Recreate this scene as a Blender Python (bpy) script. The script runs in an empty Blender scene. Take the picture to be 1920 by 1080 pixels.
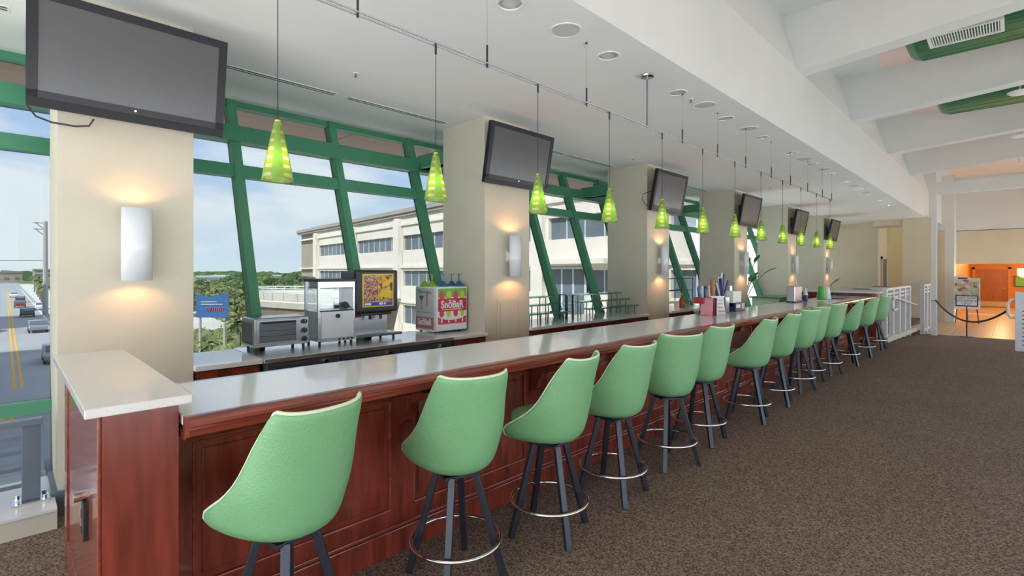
import bpy, bmesh, math, random
from mathutils import Vector, Matrix
R = math.radians
PI = math.pi
scene = bpy.context.scene
COL = scene.collection
rng = random.Random(7)

# ------------------------------------------------------------------ camera
cam_d = bpy.data.cameras.new('camera'); cam = bpy.data.objects.new('camera', cam_d); COL.objects.link(cam)
cam.location = (0, 0, 1.65); cam.rotation_euler = (PI/2, 0, math.atan(940/945))
cam_d.sensor_width = 36; cam_d.lens = 36*945/1920; cam_d.shift_y = -31/1920
cam_d.clip_start = 0.05; cam_d.clip_end = 6000
scene.camera = cam

# ------------------------------------------------------------------ sky, sun, exposure
world = bpy.data.worlds.new('world'); scene.world = world; world.use_nodes = True
SKY_STRENGTH = 1.9
def make_sky():
    nt = world.node_tree; N = nt.nodes; L = nt.links; N.clear()
    out = N.new('ShaderNodeOutputWorld'); bg = N.new('ShaderNodeBackground'); L.new(bg.outputs[0], out.inputs[0])
    tc = N.new('ShaderNodeTexCoord'); sep = N.new('ShaderNodeSeparateXYZ'); L.new(tc.outputs['Generated'], sep.inputs[0])
    gr = N.new('ShaderNodeValToRGB'); L.new(sep.outputs[2], gr.inputs[0])
    e = gr.color_ramp.elements; e[0].position = 0.0; e[0].color = (.80, .88, .95, 1); e[1].position = .7; e[1].color = (.24, .42, .80, 1)
    m = gr.color_ramp.elements.new(.22); m.color = (.50, .66, .94, 1)
    mp = N.new('ShaderNodeMapping'); mp.inputs['Scale'].default_value = (1.6, 1.6, 5.5); L.new(tc.outputs['Generated'], mp.inputs[0])
    no = N.new('ShaderNodeTexNoise'); no.inputs['Scale'].default_value = 1.7; no.inputs['Detail'].default_value = 7; no.inputs['Roughness'].default_value = .55
    L.new(mp.outputs[0], no.inputs['Vector'])
    cr = N.new('ShaderNodeValToRGB'); cr.color_ramp.elements[0].position = .44; cr.color_ramp.elements[1].position = .58; L.new(no.outputs[0], cr.inputs[0])
    mx = N.new('ShaderNodeMixRGB'); L.new(cr.outputs[0], mx.inputs[0]); L.new(gr.outputs[0], mx.inputs[1]); mx.inputs[2].default_value = (.93, .95, .98, 1)
    L.new(mx.outputs[0], bg.inputs[0]); bg.inputs[1].default_value = SKY_STRENGTH
make_sky()
sd = bpy.data.lights.new('sun', 'SUN'); sun = bpy.data.objects.new('sun', sd); COL.objects.link(sun)
sd.energy = 9.0; sd.angle = R(.6); sd.color = (1, .96, .90)
sun.rotation_euler = Vector((-.35, .80, -.85)).to_track_quat('-Z', 'Y').to_euler()
scene.view_settings.view_transform = 'Standard'; scene.view_settings.look = 'None'
scene.view_settings.gamma = 1; scene.view_settings.use_curve_mapping = False
scene.view_settings.exposure = 0.93
scene.cycles.max_bounces = 10; scene.cycles.diffuse_bounces = 5; scene.cycles.transparent_max_bounces = 16
scene.cycles.caustics_reflective = False; scene.cycles.caustics_refractive = False
scene.cycles.sample_clamp_indirect = 4

# ------------------------------------------------------------------ materials
M = {}
def new_mat(name):
    m = bpy.data.materials.new(name); m.use_nodes = True; M[name] = m
    return m, m.node_tree.nodes, m.node_tree.links, m.node_tree.nodes['Principled BSDF']
def pm(name, col, rough=.5, metal=0, var=.06, scale=6, bump=0, bscale=60, stretch=None, spec=.5, coat=0, emit=None, emit_s=0, detail=4):
    m, N, L, b = new_mat(name)
    b.inputs['Roughness'].default_value = rough; b.inputs['Metallic'].default_value = metal
    b.inputs['Specular IOR Level'].default_value = spec
    if coat: b.inputs['Coat Weight'].default_value = coat; b.inputs['Coat Roughness'].default_value = .08
    tc = N.new('ShaderNodeTexCoord'); mp = N.new('ShaderNodeMapping'); L.new(tc.outputs['Object'], mp.inputs[0])
    if stretch: mp.inputs['Scale'].default_value = stretch
    n = N.new('ShaderNodeTexNoise'); n.inputs['Scale'].default_value = scale; n.inputs['Detail'].default_value = detail
    L.new(mp.outputs[0], n.inputs['Vector'])
    r = N.new('ShaderNodeValToRGB'); L.new(n.outputs[0], r.inputs[0])
    r.color_ramp.elements[0].position = .3; r.color_ramp.elements[1].position = .7
    r.color_ramp.elements[0].color = tuple(c*(1-var) for c in col)+(1,)
    r.color_ramp.elements[1].color = tuple(min(1, c*(1+var)) for c in col)+(1,)
    L.new(r.outputs[0], b.inputs['Base Color'])
    if bump:
        n2 = N.new('ShaderNodeTexNoise'); n2.inputs['Scale'].default_value = bscale; n2.inputs['Detail'].default_value = 3
        L.new(mp.outputs[0], n2.inputs['Vector'])
        bp = N.new('ShaderNodeBump'); bp.inputs['Strength'].default_value = bump; bp.inputs['Distance'].default_value = .01
        L.new(n2.outputs[0], bp.inputs['Height']); L.new(bp.outputs[0], b.inputs['Normal'])
    if emit: b.inputs['Emission Color'].default_value = emit+(1,); b.inputs['Emission Strength'].default_value = emit_s
    return m
def schlick(N, L, f0):
    lw = N.new('ShaderNodeLayerWeight'); lw.inputs[0].default_value = .5
    pw = N.new('ShaderNodeMath'); pw.operation = 'POWER'; L.new(lw.outputs['Facing'], pw.inputs[0]); pw.inputs[1].default_value = 5
    ma = N.new('ShaderNodeMath'); ma.operation = 'MULTIPLY_ADD'; L.new(pw.outputs[0], ma.inputs[0]); ma.inputs[1].default_value = .8; ma.inputs[2].default_value = f0
    return ma.outputs[0]
def glass_mat(name, tint, gloss=.06, rough=.02, diffuse=0, dcol=(1, 1, 1)):
    m, N, L, b = new_mat(name); N.remove(b); out = N['Material Output']
    t = N.new('ShaderNodeBsdfTransparent'); t.inputs[0].default_value = tint+(1,)
    last = t.outputs[0]
    if diffuse:
        d = N.new('ShaderNodeBsdfTranslucent'); d.inputs[0].default_value = dcol+(1,)
        d2 = N.new('ShaderNodeBsdfDiffuse'); d2.inputs[0].default_value = dcol+(1,)
        a = N.new('ShaderNodeMixShader'); a.inputs[0].default_value = .5; L.new(d.outputs[0], a.inputs[1]); L.new(d2.outputs[0], a.inputs[2])
        mx0 = N.new('ShaderNodeMixShader'); mx0.inputs[0].default_value = diffuse; L.new(last, mx0.inputs[1]); L.new(a.outputs[0], mx0.inputs[2]); last = mx0.outputs[0]
    g = N.new('ShaderNodeBsdfGlossy'); g.inputs['Roughness'].default_value = rough
    mx = N.new('ShaderNodeMixShader'); L.new(schlick(N, L, gloss*.6), mx.inputs[0]); L.new(last, mx.inputs[1]); L.new(g.outputs[0], mx.inputs[2])
    L.new(mx.outputs[0], out.inputs[0])
    return m

pm('cream', (.60, .57, .47), .75, var=.03, scale=3, bump=.06, bscale=180)
pm('beige_far', (.66, .58, .44), .8, var=.03, scale=2)
pm('white_paint', (.69, .715, .71), .7, var=.015, scale=2, bump=.03, bscale=150)
pm('ceiling_white', (.79, .81, .815), .8, var=.02, scale=.8)
pm('salmon', (.80, .64, .56), .8, var=.03, scale=1)  # warm light on the high ceiling put into its colour
pm('soffit_pink', (.80, .55, .44), .8, var=.05, scale=1.5)
def carpet():
    m, N, L, b = new_mat('carpet'); b.inputs['Roughness'].default_value = .95; b.inputs['Specular IOR Level'].default_value = .15
    tc = N.new('ShaderNodeTexCoord')
    n = N.new('ShaderNodeTexNoise'); n.inputs['Scale'].default_value = 95; n.inputs['Detail'].default_value = 3; n.inputs['Roughness'].default_value = .8
    L.new(tc.outputs['Object'], n.inputs['Vector'])
    r = N.new('ShaderNodeValToRGB'); L.new(n.outputs[0], r.inputs[0]); e = r.color_ramp.elements
    e[0].position = .36; e[0].color = (.032, .022, .017, 1); e[1].position = .66; e[1].color = (.42, .32, .25, 1)
    x = e.new(.5); x.color = (.185, .140, .110, 1)
    n2 = N.new('ShaderNodeTexNoise'); n2.inputs['Scale'].default_value = 1.3; n2.inputs['Detail'].default_value = 5; L.new(tc.outputs['Object'], n2.inputs['Vector'])
    mr = N.new('ShaderNodeMapRange'); L.new(n2.outputs[0], mr.inputs[0]); mr.inputs[3].default_value = .85; mr.inputs[4].default_value = 1.15
    mu = N.new('ShaderNodeMixRGB'); mu.blend_type = 'MULTIPLY'; mu.inputs[0].default_value = 1; L.new(r.outputs[0], mu.inputs[1]); L.new(mr.outputs[0], mu.inputs[2])
    L.new(mu.outputs[0], b.inputs['Base Color'])
    bp = N.new('ShaderNodeBump'); bp.inputs['Strength'].default_value = .7; bp.inputs['Distance'].default_value = .008; L.new(n.outputs[0], bp.inputs['Height']); L.new(bp.outputs[0], b.inputs['Normal'])
carpet()
pm('mahogany', (.190, .033, .019), .24, var=.42, scale=3, stretch=(6, 6, .7), spec=.55, coat=.35, detail=7)
pm('mahogany_rail', (.235, .048, .028), .20, var=.32, scale=3, stretch=(8, .7, 8), spec=.55, coat=.4, detail=7)
pm('dark_wood', (.060, .022, .018), .35, var=.3, scale=3, stretch=(6, .8, 6), detail=6)
def stone(name, dark, light):
    m, N, L, b = new_mat(name); b.inputs['Roughness'].default_value = .10; b.inputs['Specular IOR Level'].default_value = .9
    tc = N.new('ShaderNodeTexCoord'); v = N.new('ShaderNodeTexVoronoi'); v.inputs['Scale'].default_value = 70; L.new(tc.outputs['Object'], v.inputs['Vector'])
    r = N.new('ShaderNodeValToRGB'); L.new(v.outputs['Distance'], r.inputs[0]); e = r.color_ramp.elements
    e[0].position = .09; e[0].color = dark; e[1].position = .2; e[1].color = light
    L.new(r.outputs[0], b.inputs['Base Color'])
stone('solid_surface', (.48, .47, .44, 1), (.66, .665, .65, 1))
stone('sky_sheen_stone', (.60, .60, .60, 1), (.79, .825, .85, 1))  # same stone as the end slab, sky reflection put into its colour
def vinyl():
    m, N, L, b = new_mat('green_vinyl'); b.inputs['Roughness'].default_value = .42; b.inputs['Specular IOR Level'].default_value = .45
    tc = N.new('ShaderNodeTexCoord')
    n = N.new('ShaderNodeTexNoise'); n.inputs['Scale'].default_value = 5; L.new(tc.outputs['Object'], n.inputs['Vector'])
    r = N.new('ShaderNodeValToRGB'); L.new(n.outputs[0], r.inputs[0]); e = r.color_ramp.elements
    e[0].color = (.165, .38, .180, 1); e[1].color = (.20, .43, .21, 1); L.new(r.outputs[0], b.inputs['Base Color'])
    v = N.new('ShaderNodeTexVoronoi'); v.inputs['Scale'].default_value = 120; L.new(tc.outputs['Object'], v.inputs['Vector'])
    bp = N.new('ShaderNodeBump'); bp.inputs['Strength'].default_value = .5; bp.inputs['Distance'].default_value = .003; L.new(v.outputs['Distance'], bp.inputs['Height']); L.new(bp.outputs[0], b.inputs['Normal'])
vinyl()
pm('piping_cream', (.62, .74, .55), .5)
pm('black_metal', (.030, .036, .050), .32, metal=.3, var=.1, scale=20, spec=.6)
pm('track_metal', (.30, .30, .31), .35, metal=1, var=.05)
pm('chrome', (.75, .75, .76), .14, metal=1, var=.03)
pm('brushed_steel', (.52, .54, .57), .28, metal=1, var=.12, scale=4, stretch=(1, 1, 40))
pm('steel_top', (.80, .82, .85), .20, metal=.85, var=.05, scale=4)  # window reflection put into a brighter steel colour
pm('steel_dark', (.22, .25, .29), .35, metal=.85, var=.1, scale=6)
pm('green_paint', (.07, .27, .155), .38, var=.06, scale=5)
pm('duct_green', (.055, .22, .10), .32, metal=.35, var=.12, scale=3)
pm('tv_plastic', (.012, .013, .018), .3, var=.1, spec=.25)
pm('tv_bezel', (.022, .023, .032), .3, var=.06, spec=.35)
pm('tv_screen', (.085, .088, .096), .24, var=.02, spec=.7)
pm('black_plastic', (.018, .019, .021), .4, var=.1)
pm('grey_plastic', (.10, .12, .14), .45, var=.1)
pm('white_plastic', (.78, .79, .79), .4, var=.02)
pm('sconce_white', (.74, .79, .85), .22, var=.02, spec=.6)
pm('bulb_warm', (1, .8, .5), .5, emit=(1, .72, .40), emit_s=8)
pm('lamp_core', (.9, .9, .85), .5, emit=(1, .93, .82), emit_s=2.0)
pm('white_metal', (.66, .69, .72), .4, var=.03)
pm('grey_rail', (.16, .20, .25), .35, metal=.3, var=.06)
pm('speaker_grille', (.55, .58, .57), .7, var=.08, scale=200)
pm('red_print', (.55, .025, .06), .4, var=.03)
pm('pale_red', (.46, .16, .18), .4, var=.05)
pm('pop_red', (.62, .06, .10), .4)
pm('pop_green', (.50, .62, .07), .4)
pm('leaf_print', (.16, .46, .07), .45)
pm('white_print', (.85, .85, .85), .45, var=.01)
pm('grey_print', (.50, .55, .57), .4, var=.02)
pm('ink_dark', (.08, .085, .10), .5)
pm('yellow_print', (.72, .55, .05), .45)
pm('blue_print', (.03, .07, .42), .4)
pm('navy', (.020, .028, .12), .35)
pm('amber', (.45, .10, .01), .15)
pm('paper', (.80, .80, .80), .8)
pm('paper_pink', (.70, .30, .36), .7, var=.1, scale=30)
pm('red_box', (.42, .03, .03), .4)
pm('cup_green', (.06, .42, .05), .35)
pm('cup_blue', (.03, .10, .38), .4)
pm('plant_green', (.035, .17, .03), .4, var=.25, scale=5)
pm('mint_box', (.42, .66, .50), .5)
pm('brass', (.55, .38, .16), .3, metal=.9)
pm('tap_tan', (.45, .18, .08), .45, var=.25, scale=25)
pm('orange_wall', (.62, .21, .025), .55, var=.05, scale=3)
pm('orange_door', (.36, .10, .012), .4, var=.15, scale=3, stretch=(4, 4, .5))
pm('lobby_tile', (.66, .47, .27), .3, var=.08, scale=2)
pm('rope_black', (.012, .012, .02), .6)
pm('chandelier_glass', (.9, .75, .5), .5, emit=(1, .74, .40), emit_s=.7)
pm('ledge_white', (.70, .72, .72), .16, var=.02)
pm('asphalt', (.36, .36, .365), .9, var=.12, scale=.15, bump=.2, bscale=8)
pm('lawn', (.16, .20, .075), .95, var=.4, scale=.05)
pm('bounce_paving', (.75, .74, .715), .9, var=.05, scale=.4)  # bright paving for the surfaces added to bounce sun indoors
pm('bounce_tile', (.36, .35, .33), .7, var=.06, scale=2)
pm('pavement', (.62, .60, .55), .9, var=.08, scale=.4)
pm('paint_yellow', (.75, .42, .06), .8)
pm('paint_white', (.78, .78, .76), .8)
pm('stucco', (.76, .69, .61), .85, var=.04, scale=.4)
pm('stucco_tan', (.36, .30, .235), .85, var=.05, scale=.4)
pm('cornice_grey', (.37, .34, .30), .8, var=.05, scale=.5)
pm('office_glass', (.13, .16, .19), .25, var=.25, scale=.35, spec=.5)
pm('hull_white', (.70, .66, .58), .5, var=.05, scale=.6)
pm('hull_tan', (.40, .31, .23), .6, var=.1, scale=1)
pm('sign_blue', (.04, .13, .33), .5)
pm('sign_red', (.55, .06, .05), .5)
pm('foliage', (.085, .14, .035), .9, var=.65, scale=1.1, bump=1, bscale=2.5, detail=8)
pm('foliage_dark', (.055, .105, .035), .9, var=.6, scale=.7, bump=1, bscale=1.5, detail=8)
pm('foliage_pale', (.17, .20, .075), .9, var=.6, scale=1.3, bump=1, bscale=3, detail=8)
pm('trunk', (.20, .15, .10), .9, var=.3, scale=3)
pm('concrete', (.46, .44, .41), .85, var=.08)
pm('car_white', (.75, .75, .76), .25); pm('car_dark', (.03, .035, .045), .2); pm('car_red', (.25, .03, .03), .25); pm('car_silver', (.35, .37, .40), .25, metal=.5)
pm('tyre', (.015, .015, .015), .8)
glass_mat('window_glass', (.475, .50, .505), gloss=.05)  # tint added to dim the view outside the near bays
glass_mat('window_clear', (.90, .93, .93), gloss=.05)  # untinted copy for the far bays, added to let more daylight in
glass_mat('clear_glass', (.86, .92, .93), gloss=.10)
glass_mat('shelf_glass', (.50, .74, .66), gloss=.14, diffuse=.5, dcol=(.22, .48, .40))
glass_mat('glass_lime', (.80, .92, .22), gloss=.10, diffuse=.35, dcol=(.70, .85, .10))
glass_mat('glass_blue', (.12, .62, .88), gloss=.10, diffuse=.4, dcol=(.03, .45, .75))
glass_mat('glass_teal', (.15, .60, .70), gloss=.10, diffuse=.4, dcol=(.03, .40, .50))
def pendant_glass():
    m, N, L, b = new_mat('pendant_glass'); N.remove(b); out = N['Material Output']
    tc = N.new('ShaderNodeTexCoord'); sp = N.new('ShaderNodeSeparateXYZ'); L.new(tc.outputs['Object'], sp.inputs[0])
    def math_(op, a, bb=None):
        n = N.new('ShaderNodeMath'); n.operation = op
        for i, q in enumerate((a, bb)):
            if q is None: continue
            if isinstance(q, (int, float)): n.inputs[i].default_value = q
            else: L.new(q, n.inputs[i])
        return n.outputs[0]
    ang = math_('ARCTAN2', sp.outputs[1], sp.outputs[0])
    stripe = math_('GREATER_THAN', math_('COSINE', math_('MULTIPLY', math_('ADD', ang, .35), 4)), -.1)
    dots = math_('GREATER_THAN', math_('COSINE', math_('MULTIPLY', sp.outputs[2], 150)), -.35)
    c1 = N.new('ShaderNodeMixRGB'); L.new(dots, c1.inputs[0]); c1.inputs[1].default_value = (.74, .84, .60, 1); c1.inputs[2].default_value = (.58, .60, .13, 1)
    c2 = N.new('ShaderNodeMixRGB'); L.new(stripe, c2.inputs[0]); L.new(c1.outputs[0], c2.inputs[1]); c2.inputs[2].default_value = (.40, .60, .15, 1)
    tr = N.new('ShaderNodeBsdfTransparent'); L.new(c2.outputs[0], tr.inputs[0])
    tl = N.new('ShaderNodeBsdfTranslucent'); L.new(c2.outputs[0], tl.inputs[0]); df = N.new('ShaderNodeBsdfDiffuse'); L.new(c2.outputs[0], df.inputs[0])
    a = N.new('ShaderNodeMixShader'); a.inputs[0].default_value = .45; L.new(tl.outputs[0], a.inputs[1]); L.new(df.outputs[0], a.inputs[2])
    fac = math_('ADD', math_('MULTIPLY', stripe, .3), .5)
    bmx = N.new('ShaderNodeMixShader'); L.new(fac, bmx.inputs[0]); L.new(tr.outputs[0], bmx.inputs[1]); L.new(a.outputs[0], bmx.inputs[2])
    g = N.new('ShaderNodeBsdfGlossy'); g.inputs['Roughness'].default_value = .06; fr = schlick(N, L, .04)
    mx = N.new('ShaderNodeMixShader'); L.new(fr, mx.inputs[0]); L.new(bmx.outputs[0], mx.inputs[1]); L.new(g.outputs[0], mx.inputs[2]); L.new(mx.outputs[0], out.inputs[0])
pendant_glass()
def food_mat(name, cols, scale):
    m, N, L, b = new_mat(name); b.inputs['Roughness'].default_value = .4
    tc = N.new('ShaderNodeTexCoord'); v = N.new('ShaderNodeTexVoronoi'); v.inputs['Scale'].default_value = scale; L.new(tc.outputs['Object'], v.inputs['Vector'])
    sp = N.new('ShaderNodeSeparateColor'); L.new(v.outputs['Color'], sp.inputs[0])
    r = N.new('ShaderNodeValToRGB'); r.color_ramp.interpolation = 'CONSTANT'; L.new(sp.outputs[0], r.inputs[0]); e = r.color_ramp.elements
    e[0].color = cols[0]+(1,); e[1].position = .999; e[1].color = cols[-1]+(1,)
    for i, c in enumerate(cols[1:], 1):
        x = e.new(i/len(cols)); x.color = c+(1,)
    L.new(r.outputs[0], b.inputs['Base Color'])
food_mat('food_nuts', [(.35, .10, .06), (.55, .33, .22), (.16, .05, .03), (.62, .45, .38), (.42, .16, .10)], 95)
food_mat('food_chips', [(.62, .30, .04), (.75, .46, .07), (.22, .06, .01), (.68, .38, .05), (.48, .18, .03), (.10, .03, .01)], 26)
food_mat('poster_food', [(.42, .50, .36), (.55, .58, .48), (.26, .16, .12), (.50, .36, .28), (.62, .60, .55)], 7)

# ------------------------------------------------------------------ mesh helpers
ORG = {}
class MB:
    def __init__(s): s.v = []; s.f = []
    def add(s, vs, fs):
        o = len(s.v); s.v += [tuple(q) for q in vs]; s.f += [tuple(i+o for i in f) for f in fs]; return s
    def hexa(s, p):
        return s.add(p, [(0, 3, 2, 1), (4, 5, 6, 7), (0, 1, 5, 4), (1, 2, 6, 5), (2, 3, 7, 6), (3, 0, 4, 7)])
    def box(s, x0, x1, y0, y1, z0, z1):
        return s.hexa([(x0, y0, z0), (x1, y0, z0), (x1, y1, z0), (x0, y1, z0), (x0, y0, z1), (x1, y0, z1), (x1, y1, z1), (x0, y1, z1)])
    def cbox(s, c, d, rz=0, rx=0, ry=0):
        m = Matrix.Translation(c) @ Matrix.Rotation(rz, 4, 'Z') @ Matrix.Rotation(ry, 4, 'Y') @ Matrix.Rotation(rx, 4, 'X')
        x, y, z = d[0]/2, d[1]/2, d[2]/2
        return s.hexa([m @ Vector(q) for q in [(-x, -y, -z), (x, -y, -z), (x, y, -z), (-x, y, -z), (-x, -y, z), (x, -y, z), (x, y, z), (-x, y, z)]])
    def extr(s, pts, vec):
        n = len(pts); vec = Vector(vec); a = [Vector(p) for p in pts]
        return s.add(a+[p+vec for p in a], [tuple(range(n)), tuple(range(2*n-1, n-1, -1))]+[(i, (i+1) % n, n+(i+1) % n, n+i) for i in range(n)])
    def cyl(s, p0, p1, r0, r1=None, n=12, cap=True, ph=0):
        r1 = r0 if r1 is None else r1; p0 = Vector(p0); p1 = Vector(p1); d = (p1-p0).normalized()
        a = d.orthogonal().normalized() if abs(d.z) < .999 else Vector((1, 0, 0)); b = d.cross(a)
        vs = []
        for p, r in ((p0, r0), (p1, r1)):
            for i in range(n):
                t = 2*PI*i/n+ph; vs.append(p+a*(r*math.cos(t))+b*(r*math.sin(t)))
        fs = [(i, (i+1) % n, n+(i+1) % n, n+i) for i in range(n)]
        if cap: fs += [tuple(range(n-1, -1, -1)), tuple(range(n, 2*n))]
        return s.add(vs, fs)
    def bar(s, p0, p1, w, h, up=(0, 0, 1)):
        p0 = Vector(p0); p1 = Vector(p1); d = (p1-p0).normalized(); up = Vector(up)
        a = d.cross(up).normalized(); b = a.cross(d).normalized(); a *= w/2; b *= h/2
        return s.hexa([p0-a-b, p0+a-b, p0+a+b, p0-a+b, p1-a-b, p1+a-b, p1+a+b, p1-a+b])
    def lathe(s, prof, n=20, c=(0, 0, 0), cap=True):
        vs = []; m = len(prof)
        for r, z in prof:
            for i in range(n):
                t = 2*PI*i/n; vs.append((c[0]+r*math.cos(t), c[1]+r*math.sin(t), c[2]+z))
        fs = [(j*n+i, j*n+(i+1) % n, (j+1)*n+(i+1) % n, (j+1)*n+i) for j in range(m-1) for i in range(n)]
        if cap: fs += [tuple(range(n-1, -1, -1)), tuple(range((m-1)*n, m*n))]
        return s.add(vs, fs)
    def tube(s, pts, r, n=6, closed=False):
        P = [Vector(p) for p in pts]; m = len(P); vs = []; prev = None
        for i in range(m):
            d = (P[(i+1) % m]-P[i-1]) if closed else (P[min(i+1, m-1)]-P[max(i-1, 0)])
            d.normalize(); a = d.orthogonal().normalized() if prev is None else (prev-d*prev.dot(d)).normalized(); prev = a; b = d.cross(a)
            rr = r[i] if isinstance(r, (list, tuple)) else r
            for k in range(n):
                t = 2*PI*k/n; vs.append(P[i]+a*(rr*math.cos(t))+b*(rr*math.sin(t)))
        q = m if closed else m-1
        fs = [(i*n+k, i*n+(k+1) % n, ((i+1) % m)*n+(k+1) % n, ((i+1) % m)*n+k) for i in range(q) for k in range(n)]
        if not closed: fs += [tuple(range(n-1, -1, -1)), tuple(range((m-1)*n, m*n))]
        return s.add(vs, fs)
    def sphere(s, c, r, nu=12, nv=8, sq=(1, 1, 1)):
        prof = [(max(1e-4, math.sin(PI*j/nv)), -math.cos(PI*j/nv)) for j in range(nv+1)]
        o = len(s.v); s.lathe(prof, nu)
        for i in range(o, len(s.v)):
            x, y, z = s.v[i]; s.v[i] = (c[0]+x*r*sq[0], c[1]+y*r*sq[1], c[2]+z*r*sq[2])
        return s
    def grid(s, rows):
        m = len(rows); n = len(rows[0]); return s.add([p for r_ in rows for p in r_], [(j*n+i, j*n+i+1, (j+1)*n+i+1, (j+1)*n+i) for j in range(m-1) for i in range(n-1)])
    def build(s, name, mat, parent=None, smooth=False, bevel=0, solid=0, sub=0, base=None, label=None, cat=None, group=None, kind=None, recalc=True):
        if parent is not None: o_ = ORG[parent.name]
        elif base is not None: o_ = Vector(base)
        else:
            xs = [p[0] for p in s.v]; ys = [p[1] for p in s.v]; zs = [p[2] for p in s.v]
            o_ = Vector(((min(xs)+max(xs))/2, (min(ys)+max(ys))/2, min(zs)))
        me = bpy.data.meshes.new(name); me.from_pydata([(p[0]-o_.x, p[1]-o_.y, p[2]-o_.z) for p in s.v], [], s.f)
        if recalc:
            bm = bmesh.new(); bm.from_mesh(me); bmesh.ops.recalc_face_normals(bm, faces=bm.faces); bm.to_mesh(me); bm.free()
        me.materials.append(M[mat])
        ob = bpy.data.objects.new(name, me); COL.objects.link(ob)
        if parent is not None: ob.parent = parent
        else: ob.location = o_
        ORG[ob.name] = o_
        if smooth:
            for p in me.polygons: p.use_smooth = True
            me.set_sharp_from_angle(angle=R(smooth if smooth is not True else 40))
        if solid:
            md = ob.modifiers.new('solid', 'SOLIDIFY'); md.thickness = solid; md.offset = 0
        if bevel:
            md = ob.modifiers.new('bevel', 'BEVEL'); md.width = bevel; md.segments = 2; md.limit_method = 'ANGLE'
        if sub:
            md = ob.modifiers.new('sub', 'SUBSURF'); md.levels = sub; md.render_levels = sub
        tag(ob, label, cat, group, kind)
        return ob
def tag(o, label=None, cat=None, group=None, kind=None):
    if label: o['label'] = label
    if cat: o['category'] = cat
    if group: o['group'] = group
    if kind: o['kind'] = kind
    return o
def thing(name, loc, label=None, cat=None, group=None, kind=None, rz=0):
    o = bpy.data.objects.new(name, None); COL.objects.link(o); o.location = loc; o.rotation_euler.z = rz; o.empty_display_size = .1
    ORG[o.name] = Vector(loc) if rz == 0 else Vector((0, 0, 0))
    return tag(o, label, cat, group, kind)
def local(o): ORG[o.name] = Vector((0, 0, 0)); return o
def copy_tree(o, parent=None):
    c = o.copy(); COL.objects.link(c); c.parent = parent
    for ch in o.children: copy_tree(ch, c)
    return c
def text(name, body, size, origin, xdir, ydir, mat, parent, align='CENTER', ext=.001, bold=0, sx=1):
    cu = bpy.data.curves.new(name, 'FONT'); cu.body = body; cu.size = size; cu.align_x = align; cu.extrude = ext; cu.offset = bold; cu.resolution_u = 3
    t = bpy.data.objects.new(name, cu); COL.objects.link(t)
    me = bpy.data.meshes.new_from_object(t.evaluated_get(bpy.context.evaluated_depsgraph_get())); bpy.data.objects.remove(t); bpy.data.curves.remove(cu)
    x = Vector(xdir).normalized(); y = Vector(ydir).normalized(); z = x.cross(y)
    o_ = ORG[parent.name]
    for v in me.vertices:
        v.co = Vector(origin)+x*v.co.x*sx+y*v.co.y+z*v.co.z-o_
    me.materials.clear(); me.materials.append(M[mat]); me.name = name
    ob = bpy.data.objects.new(name, me); COL.objects.link(ob); ob.parent = parent; ORG[ob.name] = o_
    return ob
ORD = ['first', 'second', 'third', 'fourth', 'fifth', 'sixth', 'seventh', 'eighth', 'ninth', 'tenth', 'eleventh', 'twelfth', 'thirteenth', 'fourteenth', 'fifteenth', 'sixteenth']

# ------------------------------------------------------------------ the room shell
CEIL = 3.56; XC = -4.6; COLS = [.25, 4.15, 8.02, 11.95, 15.87, 19.75]; CW = .80; CB = -5.43
GX0, GK = -5.07, .345
def gx(z): return GX0-GK*z
YN, YF = -5.2, 24.0
def S(mb, name, mat, **k): return mb.build(name, mat, kind='structure', **k)

S(MB().box(-5.1, .9, -.8, 14.2, -.3, 0).box(-7, -2.25, 14.2, 28, -.3, 0), 'floor', 'carpet', label='brown speckled loop carpet along the bar')
S(MB().extr([(-2.25, 14.2, 0), (-2.25, 20.3, -.3), (-2.25, 20.3, -.6), (-2.25, 14.2, -.6)], (5.45, 0, 0)), 'floor_ramp', 'carpet', label='brown carpet sloping down to the lobby')
S(MB().box(.9, 3.2, -.8, 14.2, -.3, 0), 'floor_side_bounce', 'bounce_tile', label='added grey tiled strip bouncing light in along the open right side')  # out-of-view tile strip added for the light it bounces
S(MB().box(-5.1, 3.2, YN, -.8, -.3, 0), 'floor_bounce', 'bounce_paving', label='added pale tiled floor behind the camera, bouncing sun to the ceiling')  # unseen pale floor added to bounce sun onto the ceiling
tl = thing('floor_lobby', (3, 30, -.3), label='pale tan tiled lobby floor beyond the carpet', kind='structure')
MB().box(-2.25, 10, 20.3, 40, -.5, -.312).build('grout_bed', 'pavement', tl)
proto = None
for i in range(8):
    for j in range(13):
        x = -2.25+i*.9; y = 20.3+j*.9
        if x > 4.5 or y > 31: continue
        if proto is None:
            proto = MB().box(0, .892, 0, .892, -.02, 0).build('tile', 'lobby_tile', base=(0, 0, 0)); ORG[proto.name] = Vector()
            t = proto
        else: t = proto.copy(); COL.objects.link(t)
        t.parent = tl; t.location = Vector((x, y, -.3))-tl.location
MB().box(-2.25, 10, 32.0, 40, -.33, -.3).box(4.95, 10, 20.3, 32, -.33, -.3).build('tile_field', 'lobby_tile', tl, kind='stuff')

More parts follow.
